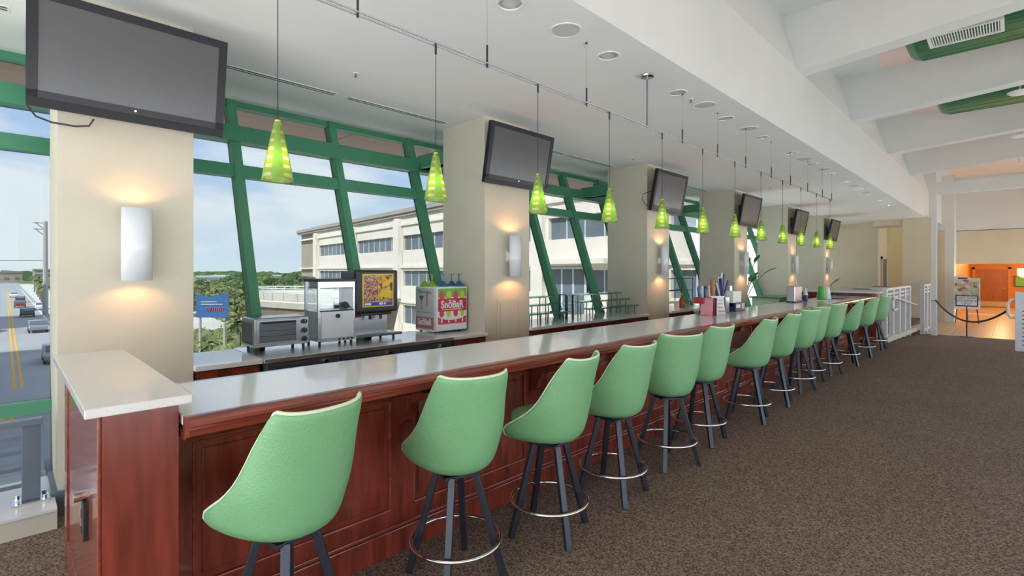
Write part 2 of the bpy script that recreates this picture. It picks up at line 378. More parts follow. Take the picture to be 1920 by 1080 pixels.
# lower ceiling with round openings for the recessed lights
LIGHT_Y = [2.54, 3.77, 5.07, 6.34, 7.60, 8.95, 10.10, 11.35, 12.65, 13.95, 15.25, 16.6, 18.0]
SPK_Y = [3.13, 5.66, 7.01, 9.55, 10.75, 13.3, 14.6]
LX = -2.545; LR = .085
def ceiling():
    b = MB()
    def q(x0, x1, y0, y1): b.add([(x0, y0, CEIL), (x1, y0, CEIL), (x1, y1, CEIL), (x0, y1, CEIL)], [(0, 1, 2, 3)])
    a0, a1 = LX-.15, LX+.15
    q(gx(CEIL)-.2, a0, YN, YF); q(a1, -2.2, YN, YF)
    y = YN
    for ly in LIGHT_Y:
        q(a0, a1, y, ly-.15); y = ly+.15
        n = 24; vs = []; 
        for i in range(n):
            t = 2*PI*i/n; c, s_ = math.cos(t), math.sin(t); k = .15/max(abs(c), abs(s_))
            vs += [(LX+LR*c, ly+LR*s_, CEIL), (LX+k*c, ly+k*s_, CEIL)]
        b.add(vs, [(2*i, 2*i+1, (2*i+3) % (2*n), (2*i+2) % (2*n)) for i in range(n)])
        for sx in (-1, 1):
            for sy in (-1, 1): pass
    q(a0, a1, y, YF)
    return S(b, 'ceiling', 'ceiling_white', label='flat white lowered ceiling over the bar', recalc=False)
ceiling()
# bulkhead: vertical face, then leaning back above the beam soffits
S(MB().extr([(-2.2, YN, CEIL), (-2.2, YN, 4.55), (-2.43, YN, 5.45), (-3.0, YN, 5.45), (-3.0, YN, CEIL+.02), (-2.3, YN, CEIL+.02)], (0, YF-YN, 0)), 'wall_bulkhead', 'white_paint', label='white bulkhead above the bar edge')
S(MB().box(-1.7, 3.4, YN, 27, 5.405, 5.9), 'ceiling_upper', 'salmon', label='high ceiling between the white beams, warm light put into its salmon colour')
S(MB().box(-2.6, -1.7, YN, 27, 5.40, 5.9), 'ceiling_strip', 'white_paint', label='white ceiling strip beside the bulkhead')
S(MB().box(-8.1, 3.6, YN-.2, 41, 6.0, 6.6), 'roof', 'concrete', label='flat roof slab')
BEAMS = [0.5, 4.3, 8.08, 11.48, 15.35, 19.1]
for i, y in enumerate(BEAMS):
    zb = lambda x: 4.55+.07*(x+2.2)
    S(MB().extr([(-2.4, y, zb(-2.4)), (3.2, y, zb(3.2)), (3.2, y, 5.41), (-2.45, y, 5.41)], (0, .3, 0)), 'ceiling_beam', 'white_paint', label='white ceiling beam, %s from the near end' % ORD[i])
S(MB().box(-6.9, 3.2, YN-.15, YN, CEIL-.1, 6), 'wall_back', 'cream', label='cream header above the open terrace end behind the viewpoint')
# right side: low wall and posts, daylight between them
S(MB().box(3.05, 3.2, YN, 27, -.3, .12), 'wall_right', 'cream', label='low cream kerb along the open right-hand terrace side')
for k in range(8): S(MB().box(2.95, 3.2, YN+.5+k*3.9, YN+.75+k*3.9, 0, 5.75), 'trim_post', 'white_paint', label='white post on the open terrace side, %s from the near end' % ORD[k])
S(MB().box(3.05, 3.2, YN, 27, 2.05, 5.75), 'wall_right_blocker', 'cream', label='added cream upper wall blocking sky light above the open right side')  # unseen wall added to keep the bulkhead and beams darker
S(MB().box(3.2, 40, -40, 60, -.5, -.12).box(-12, 3.2, -40, YN, -.5, -.12), 'terrace', 'bounce_paving', label='added pale terrace bouncing sun in at the open sides of the room')  # out-of-view terrace added as a sun reflector for the room
# far end walls
S(MB().box(-8, -4.0, 24, 24.3, 0, CEIL), 'wall_far_left', 'beige_far', label='beige wall past the last column')
S(MB().box(-4.0, -3.75, 24.0, 26.5, 0, CEIL+.1), 'wall_recess', 'beige_far', label='beige return wall of the recess')
S(MB().box(-4.0, -2.1, 26.2, 26.5, -.3, 5.8), 'wall_far_recess', 'pale_yellow' if 'pale_yellow' in M else pm('pale_yellow', (.75, .64, .38), .8, var=.02).name, label='pale yellow wall in the far recess')
S(MB().box(-2.85, -2.02, 22.9, 23.7, -.3, CEIL), 'column_far', 'beige_far', label='beige pillar under the far end of the bulkhead')
S(MB().box(-3.2, -2.0, 23.95, 26.2, 3.5, 5.9), 'wall_far_upper', 'white_paint', label='white wall closing the far end of the bulkhead')
S(MB().box(-3.75, -2.85, 23.0, 24.3, 3.35, CEIL+.02), 'trim_1', 'beige_far')
d1 = thing('door_1', (-3.7, 24.4, 0), label='narrow dark opening in the far recess', kind='structure')
MB().box(-3.74, -3.70, 24.7, 25.6, 0, 2.15).build('door_leaf', 'grey_plastic', d1)
MB().box(-3.745, -3.69, 24.6, 24.7, 0, 2.25).box(-3.745, -3.69, 25.6, 25.7, 0, 2.25).box(-3.745, -3.69, 24.6, 25.7, 2.15, 2.25).build('door_frame', 'beige_far', d1)
# white portal frame and lobby front
S(MB().box(-1.75, -1.62, 19.6, 19.75, -.3, 3.95), 'trim_portal', 'white_paint', label='white portal post before the lobby')
S(MB().box(-1.75, 3.2, 19.6, 19.75, 3.95, 4.30), 'trim_portal_beam', 'white_paint', label='white portal cross beam before the lobby')
S(MB().box(-2.15, -1.63, 26.0, 27.0, -.3, 5.75), 'wall_lobby_pillar', 'white_paint', label='pale pillar beside the lobby opening')
S(MB().box(-1.63, 9, 27.0, 27.3, 3.28, 5.75), 'wall_lobby_upper', 'white_paint', label='white upper wall over the lobby opening')
S(MB().box(-1.63, 3.2, 26.99, 27.0, 3.265, 3.285), 'trim_4', 'ink_dark')
S(MB().box(-1.63, 9, 27.02, 27.3, 1.95, 3.28), 'wall_lobby_header', 'beige_far', label='beige header over the lobby opening')
S(MB().box(-2.112, -1.9, 25.96, 26.0, -.3, 3.25), 'trim_2', 'beige_far')
S(MB().box(-2.0, -1.7, 27.3, 38.2, -.3, 2.4), 'wall_lobby_left', 'orange_wall', label='orange lobby side wall')
S(MB().box(-2.0, 9, 38.0, 38.2, -.3, 2.6), 'wall_lobby_back', 'orange_wall', label='orange back wall of the lobby')
S(MB().box(-2.0, 9, 27.3, 38.2, 2.28, 2.4), 'ceiling_lobby', 'white_paint', label='lobby ceiling washed with warm light')
d2 = thing('door_2', (-.87, 37.9, -.3), label='orange wooden lobby door with brass kick plate', kind='structure')
MB().box(-1.50, -.20, 37.93, 37.98, -.3, 1.78).build('door_leaf', 'orange_door', d2)
MB().box(-1.46, -.24, 37.915, 37.93, -.26, .02).build('kick_plate', 'brass', d2)
MB().box(-1.62, -1.50, 37.90, 38, -.3, 1.88).box(-.2, -.08, 37.90, 38, -.3, 1.88).box(-1.62, -.08, 37.90, 38, 1.78, 1.88).build('door_frame', 'orange_wall', d2)
MB().cyl((-.34, 37.86, .75), (-.34, 37.93, .75), .03).build('door_handle', 'brass', d2)
d3 = thing('door_3', (1.3, 37.9, -.3), label='second orange lobby door near the frame edge', kind='structure')
MB().box(.78, 1.9, 37.93, 37.98, -.3, 1.85).build('door_leaf', 'orange_door', d3)

# curb by the left window, with the columns
S(MB().box(-5.25, -4.35, YN, .235, 0, .12), 'trim_curb', 'cream', label='low cream curb below the left window')
S(MB().box(-5.25, -4.34, YN, .235, .12, .135), 'window_sill', 'ledge_white', label='glossy white ledge on the curb')
for i, y in enumerate(COLS):
    c = thing('column', (-5.0, y+CW/2, 0), label='cream square column, %s from the near end of the bar' % ORD[i], kind='structure')
    MB().box(CB, XC, y, y+CW, 0, CEIL).build('shaft', 'cream', c)
    if i == 0: MB().box(CB, XC+.03, y-.03, y+CW, 0, .16).build('base_block', 'grey_rail', c)
    if i == 1:
        a = MB().box(XC, XC+.008, 4.36, 4.40, .80, 1.30).box(XC, XC+.008, 4.74, 4.78, .80, 1.30).box(XC, XC+.008, 4.40, 4.74, 1.26, 1.30).build('access_panel', 'cream', c)
        MB().box(XC, XC+.006, 4.41, 4.73, .80, 1.25).build('panel_door', 'cream', a)
# glazing: leaning outward, one window per bay
MUL = [1.765+1.166*k for k in range(-7, 19)]
BAYS = [(YN, .65)]+[(COLS[i]+.4, COLS[i+1]+.4) for i in range(5)]+[(COLS[5]+.4, YF)]
def lean(b, y0, y1, z0, z1, o0, o1):
    p = []
    for z in (z0, z1):
        x = gx(z); p += [(x+o0, y0, z), (x+o1, y0, z), (x+o1, y1, z), (x+o0, y1, z)]
    return b.hexa(p)
for i, (y0, y1) in enumerate(BAYS):
    w = thing('window_%d' % (i+1), (gx(0), (y0+y1)/2, 0), label='leaning green framed window bay, %s from the near end' % ORD[i], kind='structure')
    ms = [m for m in MUL if y0 < m <= y1]
    for m in ms: lean(MB(), m-.045, m+.045, 0, CEIL, 0, .15).build('mullion', 'green_paint', w)
    lean(MB(), y0, y1, 3.485, 3.56, .0, .12).build('top_rail', 'green_paint', w)
    lean(MB(), y0, y1, 3.06, 3.25, -.02, .17).build('header_beam', 'green_paint', w)
    lean(MB(), y0, y1, 2.66, 2.80, 0, .13).build('transom', 'green_paint', w)
    lean(MB(), y0, y1, .59, .675, 0, .10).build('low_rail', 'green_paint', w)
    ed = [y0]+[m for m in ms if y0+.05 < m < y1-.05]+[y1]
    for a, b_ in zip(ed[:-1], ed[1:]):
        for z0, z1 in ((0, .59), (.675, 2.66), (2.80, 3.06), (3.25, 3.485)):
            lean(MB(), a+.005, b_-.005, z0, z1, .03, .036).build('pane', 'window_glass' if i < 4 else 'window_clear', w)
for i, y in enumerate(COLS):
    MB().box(gx(3.2)+.1, CB, y+.02, y+.14, 3.10, 3.30).box(gx(3.2)+.1, CB, y-.03, y+.19, 3.10, 3.115).build('trim_brace', 'green_paint', kind='structure', label='green steel brace from window to %s column' % ORD[i])
# soffit outside above the glass
so = thing('soffit', (-7.6, 8, 3.6), label='pinkish exterior soffit above the glass', kind='structure')
for k in range(9):
    MB().box(-7.95, gx(CEIL)-.02, -8+k*3.9, -8+k*3.9+3.88, 3.72, 3.80).build('soffit_panel', 'soffit_pink', so)
MB().box(-8.1, -7.95, -8, 27.1, 3.70, 3.95).build('fascia', 'stucco', so)

# ------------------------------------------------------------------ the bar
Y0B, Y1B = .50, 14.15
bar = thing('serving_bar', (-2.5, 7.3, 0), 'long mahogany panelled bar front with moulded arm rail', 'bar')
MB().box(-2.75, -2.585, Y0B, Y1B, 0, 1.03).build('carcass', 'mahogany', bar)
MB().box(-2.60, -2.545, Y0B, Y1B, 0, .15).build('baseboard', 'mahogany', bar, bevel=.006)
MB().box(-2.60, -2.555, Y0B, Y1B, .15, .17).build('base_moulding', 'mahogany_rail', bar, bevel=.004)
MB().box(-2.60, -2.565, Y0B, Y1B, .17, .255).build('bottom_rail', 'mahogany', bar)
MB().box(-2.60, -2.565, Y0B, Y1B, .90, 1.0).build('top_rail', 'mahogany', bar)
PITCH = 1.137; PY = [Y0B+.02+PITCH*k for k in range(13)]
for k, y in enumerate(PY[:-1]):
    a, b_ = y+(.06 if k == 0 else .075), y+PITCH-.075
    p = MB().box(-2.585, -2.578, a, b_, .255, .90).build('panel', 'mahogany', bar)
    MB().box(-2.58, -2.570, a+.04, b_-.04, .30, .86).build('raised_field', 'mahogany', p, bevel=.008)
    mo = MB()
    for (u0, u1, v0, v1) in ((a, b_, .255, .268), (a, b_, .887, .90), (a, a+.013, .255, .90), (b_-.013, b_, .255, .90)): mo.box(-2.585, -2.560, u0, u1, v0, v1)
    mo.build('panel_moulding', 'mahogany_rail', p, bevel=.004)
for k, y in enumerate(PY):
    MB().box(-2.60, -2.565, max(Y0B, y-.075), min(Y1B, y+.075), .255, .90).build('stile', 'mahogany', bar)
    if k in (0,): continue
    pr = [(-2.565, .98), (-2.29, .98), (-2.29, .945), (-2.36, .93), (-2.43, .90), (-2.47, .85), (-2.49, .79), (-2.53, .76), (-2.565, .75)]
    MB().extr([(x, y-.03, z) for x, z in pr], (0, .06, 0)).build('corbel', 'mahogany', bar, bevel=.003)
rail = [(-2.35, 1.073), (-2.262, 1.078), (-2.240, 1.066), (-2.236, 1.052), (-2.250, 1.044), (-2.250, 1.036), (-2.240, 1.028), (-2.243, 1.014), (-2.262, 1.006), (-2.29, 1.0), (-2.33, .978), (-2.60, .978), (-2.60, 1.02), (-2.35, 1.02)]
MB().extr([(x, Y0B, z) for x, z in rail], (0, Y1B-Y0B, 0)).build('arm_rail', 'mahogany_rail', bar, smooth=35)
ct = MB().box(-3.06, -2.352, Y0B, Y1B, 1.032, 1.072).build('bar_countertop', 'sky_sheen_stone', bevel=.004, label='long pale grey polished countertop running down the bar', cat='countertop')
MB().box(-3.07, -3.045, Y0B, Y1B, 1.04, 1.0728).build('back_lip', 'brushed_steel', ct)
# bar back (bartender side)
MB().box(-3.0, -2.76, Y0B, Y1B, 0, 1.03).build('bar_cabinet', 'dark_wood', label='dark cabinet body under the countertop, bartender side', cat='cabinet')
# near end wall
ew = thing('bar_end_wall', (-3.1, .36, 0), 'mahogany end wall with pale grey slab top nearest the camera', 'half wall')
MB().box(-3.85, -2.38, .25, .49, 0, 1.128).build('wall_core', 'mahogany', ew)
MB().box(-2.38, -2.372, .25, .49, .0, 1.128).build('end_board', 'mahogany', ew)
MB().box(-3.95, -2.31, .195, .525, 1.128, 1.163).build('slab_top', 'solid_surface', ew, bevel=.004)
fr = MB().box(-3.80, -2.40, .240, .25, 0, .16).box(-3.80, -2.40, .240, .25, 1.06, 1.128).box(-2.52, -2.385, .238, .25, 0, 1.128).box(-3.82, -3.70, .238, .25, 0, 1.128).build('side_frame', 'mahogany_rail', ew, bevel=.003)
MB().box(-3.70, -2.52, .246, .25, .16, 1.06).build('side_panel', 'mahogany_rail', ew)
o = MB().box(-2.83, -2.75, .228, .248, .52, .68).build('outlet_plate', 'black_plastic', ew, bevel=.003)
for z in (.565, .635): MB().box(-2.81, -2.77, .222, .228, z-.018, z+.018).build('socket', 'chrome', o)
MB().cyl((-2.79, .20, .70), (-2.79, .24, .70), .02).build('outlet_cap', 'chrome', o)
# far end wall
fe = thing('bar_far_end', (-3.0, 14.35, 0), 'mahogany far end wall with pale slab top', 'half wall')
MB().box(-3.80, -2.25, 14.2, 14.5, 0, 1.14).build('wall_core', 'mahogany', fe)
MB().box(-3.95, -2.18, 14.14, 14.56, 1.14, 1.182).build('slab_top', 'solid_surface', fe, bevel=.004)

# ------------------------------------------------------------------ bar stools
def make_stool():
    t = thing('bar_stool', (0, 0, 0)); sw = t
    lev = [  # z, back x, half width, depth
        (.598, .07, .08, .13), (.603, .125, .150, .25), (.617, .168, .198, .335), (.640, .196, .228, .380), (.668, .210, .243, .396), (.698, .219, .248, .382), (.73, .226, .247, .340),
        (.765, .232, .244, .288), (.80, .237, .240, .244), (.84, .243, .233, .208), (.88, .249, .226, .183), (.93, .258, .217, .162), (.99, .268, .208, .138), (1.05, .280, .200, .113), (1.10, .291, .193, .090), (1.135, .299, .185, .076)]
    n = 25; rows = []
    for j, (z, xb, w, d) in enumerate(lev):
        row = []
        for i in range(n):
            s_ = -1+2*i/(n-1); a = s_*PI/2
            zz = z
            if z > 1.0: zz += (z-1.0)/.135*(.026*abs(s_)**2-.010-.030*max(0, (abs(s_)-.78)/.22)**2)
            sy = math.copysign(abs(math.sin(a))**.85, s_)
            row.append((xb-d*(1-math.cos(a)), w*sy, zz))
        rows.append(row)
    sh = MB().grid(rows).build('shell', 'green_vinyl', sw, smooth=180, solid=.026, sub=1)
    edge = [r[0] for r in rows[2:]]+rows[-1][1:-1]+[r[-1] for r in rows[:1:-1]]
    MB().tube(edge, .0075, 6).build('piping', 'piping_cream', sh, smooth=True)
    seat = MB(); prof = [(.001, .61), (.16, .62), (.212, .65), (.228, .695), (.222, .735), (.185, .757), (.001, .765)]
    seat.lathe(prof, 28, c=(-.032, 0, 0), cap=False); seat.build('seat_cushion', 'green_vinyl', sw, smooth=80)
    MB().cyl((0, 0, .575), (0, 0, .612), .085, n=20).build('swivel_plate', 'black_metal', sw, smooth=30)
    MB().box(-.10, .10, -.10, .10, .56, .577).build('base_plate', 'black_metal', t, bevel=.003)
    for k in range(4):
        a = PI/4+k*PI/2+R(12); c, s_ = math.cos(a), math.sin(a)
        MB().bar((.105*c, .105*s_, .568), (.262*c, .262*s_, .0), .036, .036, up=(c, s_, 0)).build('leg', 'black_metal', t, bevel=.003)
    MB().tube([(.243*math.cos(2*PI*i/40), .243*math.sin(2*PI*i/40), .205) for i in range(40)], .011, 8, closed=True).build('foot_ring', 'chrome', t, smooth=180)
    return t
stool0 = make_stool()
SY = [.83, 1.73, 2.45, 3.20, 4.05, 4.82, 5.87, 6.83, 7.76, 8.50, 9.35, 10.55, 11.80, 13.10]
SYAW = [9, -17, 9, -5, -33, -9, 2, 0, -26, -20, -24, 8, -4, -14]
SXO = [.0, .0, .05, .03, .02, -.04, .03, 0, -.01, -.06, -.02, 0, .02, .03]
for i in range(14):
    s_ = stool0 if i == 0 else copy_tree(stool0)
    s_.location = (-2.15+SXO[i], SY[i], 0); s_.rotation_euler.z = R(SYAW[i])
    lb = 'green vinyl bucket bar stool, %s from the near end of the bar' % ORD[i]
    if i == 0: lb = 'large foreground green vinyl bar stool beside the mahogany end wall'
    if i == 13: lb = 'farthest green vinyl bar stool, last before the white railing'
    tag(s_, lb, 'stool', 'green bar stools lined up along the bar')

# ------------------------------------------------------------------ ceiling fittings
TX, TZ = -2.525, 3.05
tr = thing('pendant_track', (TX, 6, TZ), 'long thin chrome track carrying the green pendants', 'light track')
MB().cyl((TX-.014, -1.2, TZ), (TX-.014, 11.45, TZ), .0048, n=8).build('rail', 'track_metal', tr, smooth=30)
MB().cyl((TX+.014, -1.2, TZ+.004), (TX+.014, 11.45, TZ+.004), .0048, n=8).build('rail', 'track_metal', tr, smooth=30)
for y in (1.35, 2.30, 3.42, 5.14, 6.05, 6.95, 7.95, 8.85, 9.8, 10.75, 11.42):
    MB().cyl((TX, y, TZ-.01), (TX, y, CEIL), .0022, n=6).build('hanger_wire', 'chrome', tr)
    MB().cyl((TX, y, TZ-.02), (TX, y, TZ+.13), .007, n=8).build('hanger_clip', 'black_metal', tr)
    MB().cyl((TX, y, CEIL-.012), (TX, y, CEIL), .009, n=8).build('ceiling_anchor', 'black_metal', tr)
MB().cyl((TX, 4.40, TZ), (TX, 4.40, CEIL-.02), .008, n=8).build('feed_stem', 'steel_dark', tr)
MB().lathe([(.02, -.03), (.065, -.022), (.07, -.004), (.07, 0)], 20, c=(TX, 4.40, CEIL)).build('feed_canopy', 'chrome', tr, smooth=40)
def make_pendant():
    t = thing('pendant_lamp', (0, 0, 0))
    prof = [(.068, 0), (.069, .006), (.060, .06), (.044, .14), (.030, .21), (.019, .265), (.013, .283)]
    MB().lathe(prof, 28, cap=False).build('glass_shade', 'pendant_glass', t, smooth=60, solid=.004)
    MB().lathe([(.0675, -.006), (.0705, -.004), (.0705, .010), (.0675, .012)], 28, cap=False).build('rim', 'clear_glass', t, smooth=60)
    MB().cyl((0, 0, .27), (0, 0, .292), .013, n=12).build('shade_cap', 'pop_green', t)
    MB().cyl((0, 0, .29), (0, 0, TZ-2.09), .0022, n=6).build('cord', 'black_metal', t)
    MB().cyl((0, 0, .18), (0, 0, .27), .010, n=10).sphere((0, 0, .165), .018, 10, 8).build('lamp_holder', 'white_plastic', t, smooth=40)
    MB().cyl((0, 0, TZ-2.09-.06), (0, 0, TZ-2.09+.012), .007, n=8).build('track_clip', 'black_metal', t)
    return t
pn0 = make_pendant()
PYS = [.93+.942*k for k in range(12)]
for i, y in enumerate(PYS):
    p = pn0 if i == 0 else copy_tree(pn0)
    p.location = (TX, y, 2.09)
    ld = bpy.data.lights.new('pendant_bulb', 'POINT'); ld.energy = .3; ld.color = (1, .95, .85); ld.shadow_soft_size = .02
    lo = bpy.data.objects.new('pendant_bulb', ld); COL.objects.link(lo); lo.parent = p; lo.location = (0, 0, .10)
    tag(p, 'lime green glass cone pendant, %s from the near end of the track' % ORD[i], 'pendant lamp', 'green glass pendants over the bar')
def make_down():
    t = thing('recessed_light', (0, 0, 0))
    MB().lathe([(LR-.004, .002), (LR-.002, -.005), (LR+.014, -.006), (LR+.018, 0), (LR+.018, .003)], 28, cap=False).build('trim_ring', 'white_plastic', t, smooth=60)
    MB().lathe([(LR-.003, .0), (LR-.008, .05), (.062, .10), (.045, .13)], 24, cap=False).build('reflector', 'chrome', t)
    MB().lathe([(.001, .10), (.03, .105), (.043, .13), (.001, .131)], 16, cap=False).build('bulb', 'lamp_core', t, smooth=60)
    return t
dl0 = make_down()
for i, y in enumerate(LIGHT_Y):
    d = dl0 if i == 0 else copy_tree(dl0)
    d.location = (LX, y, CEIL)
    tag(d, 'round chrome recessed downlight over the bar, %s from the camera' % ORD[i], 'ceiling light', 'recessed downlights in the bar ceiling')
    if y < 14:
        ld = bpy.data.lights.new('downlight_beam', 'SPOT'); ld.energy = 240; ld.color = (1, .95, .89); ld.spot_size = R(84); ld.spot_blend = .7; ld.shadow_soft_size = .06
        lo = bpy.data.objects.new('downlight_beam', ld); COL.objects.link(lo); lo.parent = d; lo.location = (0, 0, .06)
def make_spk():
    t = thing('ceiling_speaker', (0, 0, 0))
    MB().lathe([(.128, 0), (.128, -.006), (.115, -.008), (.108, -.003)], 32, cap=False).build('rim', 'white_plastic', t, smooth=60)
    MB().lathe([(.001, -.003), (.109, -.003), (.109, 0)], 32, cap=False).build('grille', 'speaker_grille', t)
    MB().cyl((0, 0, -.006), (0, 0, -.002), .006, n=8).build('badge', 'chrome', t)
    return t
sp0 = make_spk()
for i, y in enumerate(SPK_Y):
    d = sp0 if i == 0 else copy_tree(sp0)
    d.location = (LX+.03, y, CEIL)
    tag(d, 'round pale ceiling speaker between downlights, %s from the camera' % ORD[i], 'speaker', 'round speakers in the bar ceiling')
for i, (x, y) in enumerate([(-4.49, 2.38), (-4.51, 7.41), (-2.53, 5.05+.3), (-3.9, 12.2)]):
    t = thing('sprinkler_head', (x, y, CEIL), 'small sprinkler head in the ceiling, %s from the camera' % ORD[i], 'sprinkler', 'ceiling sprinkler heads')
    MB().lathe([(.03, 0), (.028, -.006), (.012, -.008)], 14, c=(x, y, CEIL)).build('escutcheon', 'white_plastic', t, smooth=40)
    MB().cyl((x, y, CEIL-.035), (x, y, CEIL-.006), .007, n=8).cyl((x, y, CEIL-.038), (x, y, CEIL-.035), .016, n=10).build('deflector', 'steel_dark', t)
for i, (a, b_) in enumerate([(-1.6, .02), (1.20, 2.52), (2.65, 4.0), (5.2, 6.42), (6.52, 7.8), (9.3, 10.6), (10.75, 11.8)]):
    x = -5.19; t = thing('slot_diffuser', (x, (a+b_)/2, CEIL-.01), 'black slotted linear air diffuser in the ceiling, %s from the near end' % ORD[i], 'air vent', 'linear slot diffusers beside the windows')
    for dx in (-.045, 0, .045): MB().box(x+dx-.007, x+dx+.007, a, b_, CEIL-.005, CEIL).build('blade', 'white_plastic', t)
    MB().box(x-.045, x+.045, a+.01, b_-.01, CEIL-.003, CEIL-.0005).build('slot', 'black_plastic', t)

# ducts between the high beams
def duct(y, x0, x1, idx, zc=5.10, hy=.72, hz=.27):
    t = thing('air_duct', ((x0+x1)/2, y, zc-hz), 'green ribbed oval air duct between the ceiling beams, %s' % idx, 'duct', 'green ducts in the high ceiling')
    def prof(sc=1.0, n=40):
        o = []
        for i in range(n):
            a = 2*PI*i/n; c, s_ = math.cos(a), math.sin(a)
            o.append((y+sc*math.copysign(abs(c)**.55, c)*hy, zc+sc*math.copysign(abs(s_)**.75, s_)*hz))
        return o
    rows = []
    for x, sc in ((x0, .001), (x0, .80), (x0+.04, .93), (x0+.12, 1.0), (x1, 1.0)): rows.append([(x, p, q) for p, q in prof(sc)])
    for r_ in rows: r_.append(r_[0])
    MB().grid(rows).build('duct_body', 'duct_green', t, smooth=50)
    n = int((x1-x0)/.11)
    pr = prof(1.004)
    k0 = 40
    for k in range(1, 15):   # long lock seams on the underside
        i = 21+k; p, q = prof(1.006)[i % 40]
        MB().bar((x0+.12, p, q), (x1, p, q), .012, .010).build('seam', 'duct_green', t)
    return t
dc = duct(9.35, -1.10, 3.0, 'nearest one with white grille')
g0x, g1x, gy0, gy1, gz = -.80, -.12, 8.85, 9.25, 4.815
gr = MB().box(g0x-.04, g1x+.04, gy0-.04, gy0, gz, gz+.05).box(g0x-.04, g1x+.04, gy1, gy1+.04, gz, gz+.05).box(g0x-.04, g0x, gy0, gy1, gz, gz+.05).box(g1x, g1x+.04, gy0, gy1, gz, gz+.05).build('grille_frame', 'white_plastic', dc)
MB().box(g0x, g1x, gy0, gy1, gz+.03, gz+.045).build('grille_back', 'black_plastic', gr)
for k in range(24):
    x = g0x+(k+.5)*(g1x-g0x)/24; MB().box(x-.006, x+.006, gy0, gy1, gz+.004, gz+.03).build('grille_bar', 'white_plastic', gr)
duct(13.1, -1.05, 3.0, 'second from the camera')
for i, (y, x, e_) in enumerate(((11.80, -1.5, 9), (15.67, -1.4, 14), (19.42, -1.3, 18))):
    lo = thing('wash_light', (x, y, 5.2), 'warm wall washer on the back of the high beams, %s from the camera' % ORD[i], 'light', 'warm washers behind the high beams')
    MB().box(x-.25, x+.25, y-.018, y+.06, 5.16, 5.30).build('housing', 'white_paint', lo)
    ld = bpy.data.lights.new('wash_lamp', 'AREA'); ld.energy = e_; ld.color = (1, .55, .38); ld.shape = 'RECTANGLE'; ld.size = .45; ld.size_y = .12
    l2 = bpy.data.objects.new('wash_lamp', ld); COL.objects.link(l2); l2.parent = lo; l2.location = (0, .07, .03); l2.rotation_euler = (PI/2+R(12), 0, PI)
for i, (x, y, z) in enumerate([(0.08, 12.05, 4.68), (0.1, 16.3, 4.75), (.12, 20.2, 4.72)]):
    t = thing('ceiling_dome', (x, y, z), 'small white round ceiling fixture under the high beams, %s' % ORD[i], 'ceiling light', 'white round fixtures at the right edge')
    MB().lathe([(.02, -.05), (.12, -.04), (.16, -.01), (.16, .0)], 24, c=(x, y, z)).build('dome', 'white_plastic', t, smooth=60)
    MB().cyl((x, y, z), (x, y, 5.40), .012, n=8).build('stem', 'white_plastic', t)

# ------------------------------------------------------------------ televisions and sconces on the columns
def make_tv():
    t = thing('television', (0, 0, 0))
    W, Hh = 1.12, .72; ti = R(10.5)
    def P(x, y, z):   # screen frame: x out, y across, z up; tilted forward
        c, s_ = math.cos(ti), math.sin(ti); return (.23+x*c+z*s_, y, z*c-x*s_)
    def tb(b, x0, x1, y0, y1, z0, z1): return b.hexa([P(*q) for q in [(x0, y0, z0), (x1, y0, z0), (x1, y1, z0), (x0, y1, z0), (x0, y0, z1), (x1, y0, z1), (x1, y1, z1), (x0, y1, z1)]])
    h = Hh/2
    cs = tb(MB(), -.05, .0, -W/2, W/2, -h, h).build('casing', 'tv_plastic', t, bevel=.008)
    b = MB(); tb(b, 0, .014, -W/2, W/2, h-.055, h); tb(b, 0, .014, -W/2, -W/2+.055, -h+.06, h-.055); tb(b, 0, .014, W/2-.055, W/2, -h+.06, h-.055); tb(b, 0, .014, -W/2, W/2, -h+.06, -h+.105)
    bz = b.build('bezel', 'tv_bezel', t)
    tb(MB(), 0, .010, -W/2, W/2, -h, -h+.06).build('speaker_bar', 'tv_plastic', t)
    tb(MB(), .001, .008, -W/2+.055, W/2-.055, -h+.105, h-.055).build('screen', 'tv_screen', t)
    MB().cyl(P(.012, 0, -h+.083), P(.016, 0, -h+.083), .007, n=12).build('logo', 'chrome', bz)
    tb(MB(), -.11, -.05, -.32, .32, -.24, .22).build('rear_housing', 'tv_plastic', t, bevel=.012)
    MB().box(.0, .025, -.12, .12, -.16, .16).bar((.02, 0, 0), P(-.1, 0, 0), .07, .07).build('wall_mount', 'black_metal', t)
    return t
tv0 = make_tv()
for i, y in enumerate(COLS):
    t = tv0 if i == 0 else copy_tree(tv0)
    t.location = (XC, y+CW/2, 3.06)
    lb = 'black flat television tilted down on the %s column' % ORD[i]
    if i == 0: lb = 'large black flat television on the nearest column'
    tag(t, lb, 'television', 'televisions mounted on the columns')
c1 = MB().tube([(-4.50, .10, 2.72), (-4.53, .14, 2.665), (-4.55, .22, 2.645), (-4.56, .34, 2.645), (-4.55, .41, 2.66), (-4.5, .43, 2.70)], .006, 6).build('power_cable', 'black_plastic', label='thin black cable looping below the nearest television', cat='cable')
MB().tube([(-4.44, 7.93, 2.78), (-4.52, 7.85, 2.80), (-4.57, 7.80, 2.9), (-4.57, 7.82, 3.0), (-4.46, 7.93, 3.05)], .006, 6).build('power_cable', 'black_plastic', label='black cable curling beside the third television', cat='cable')
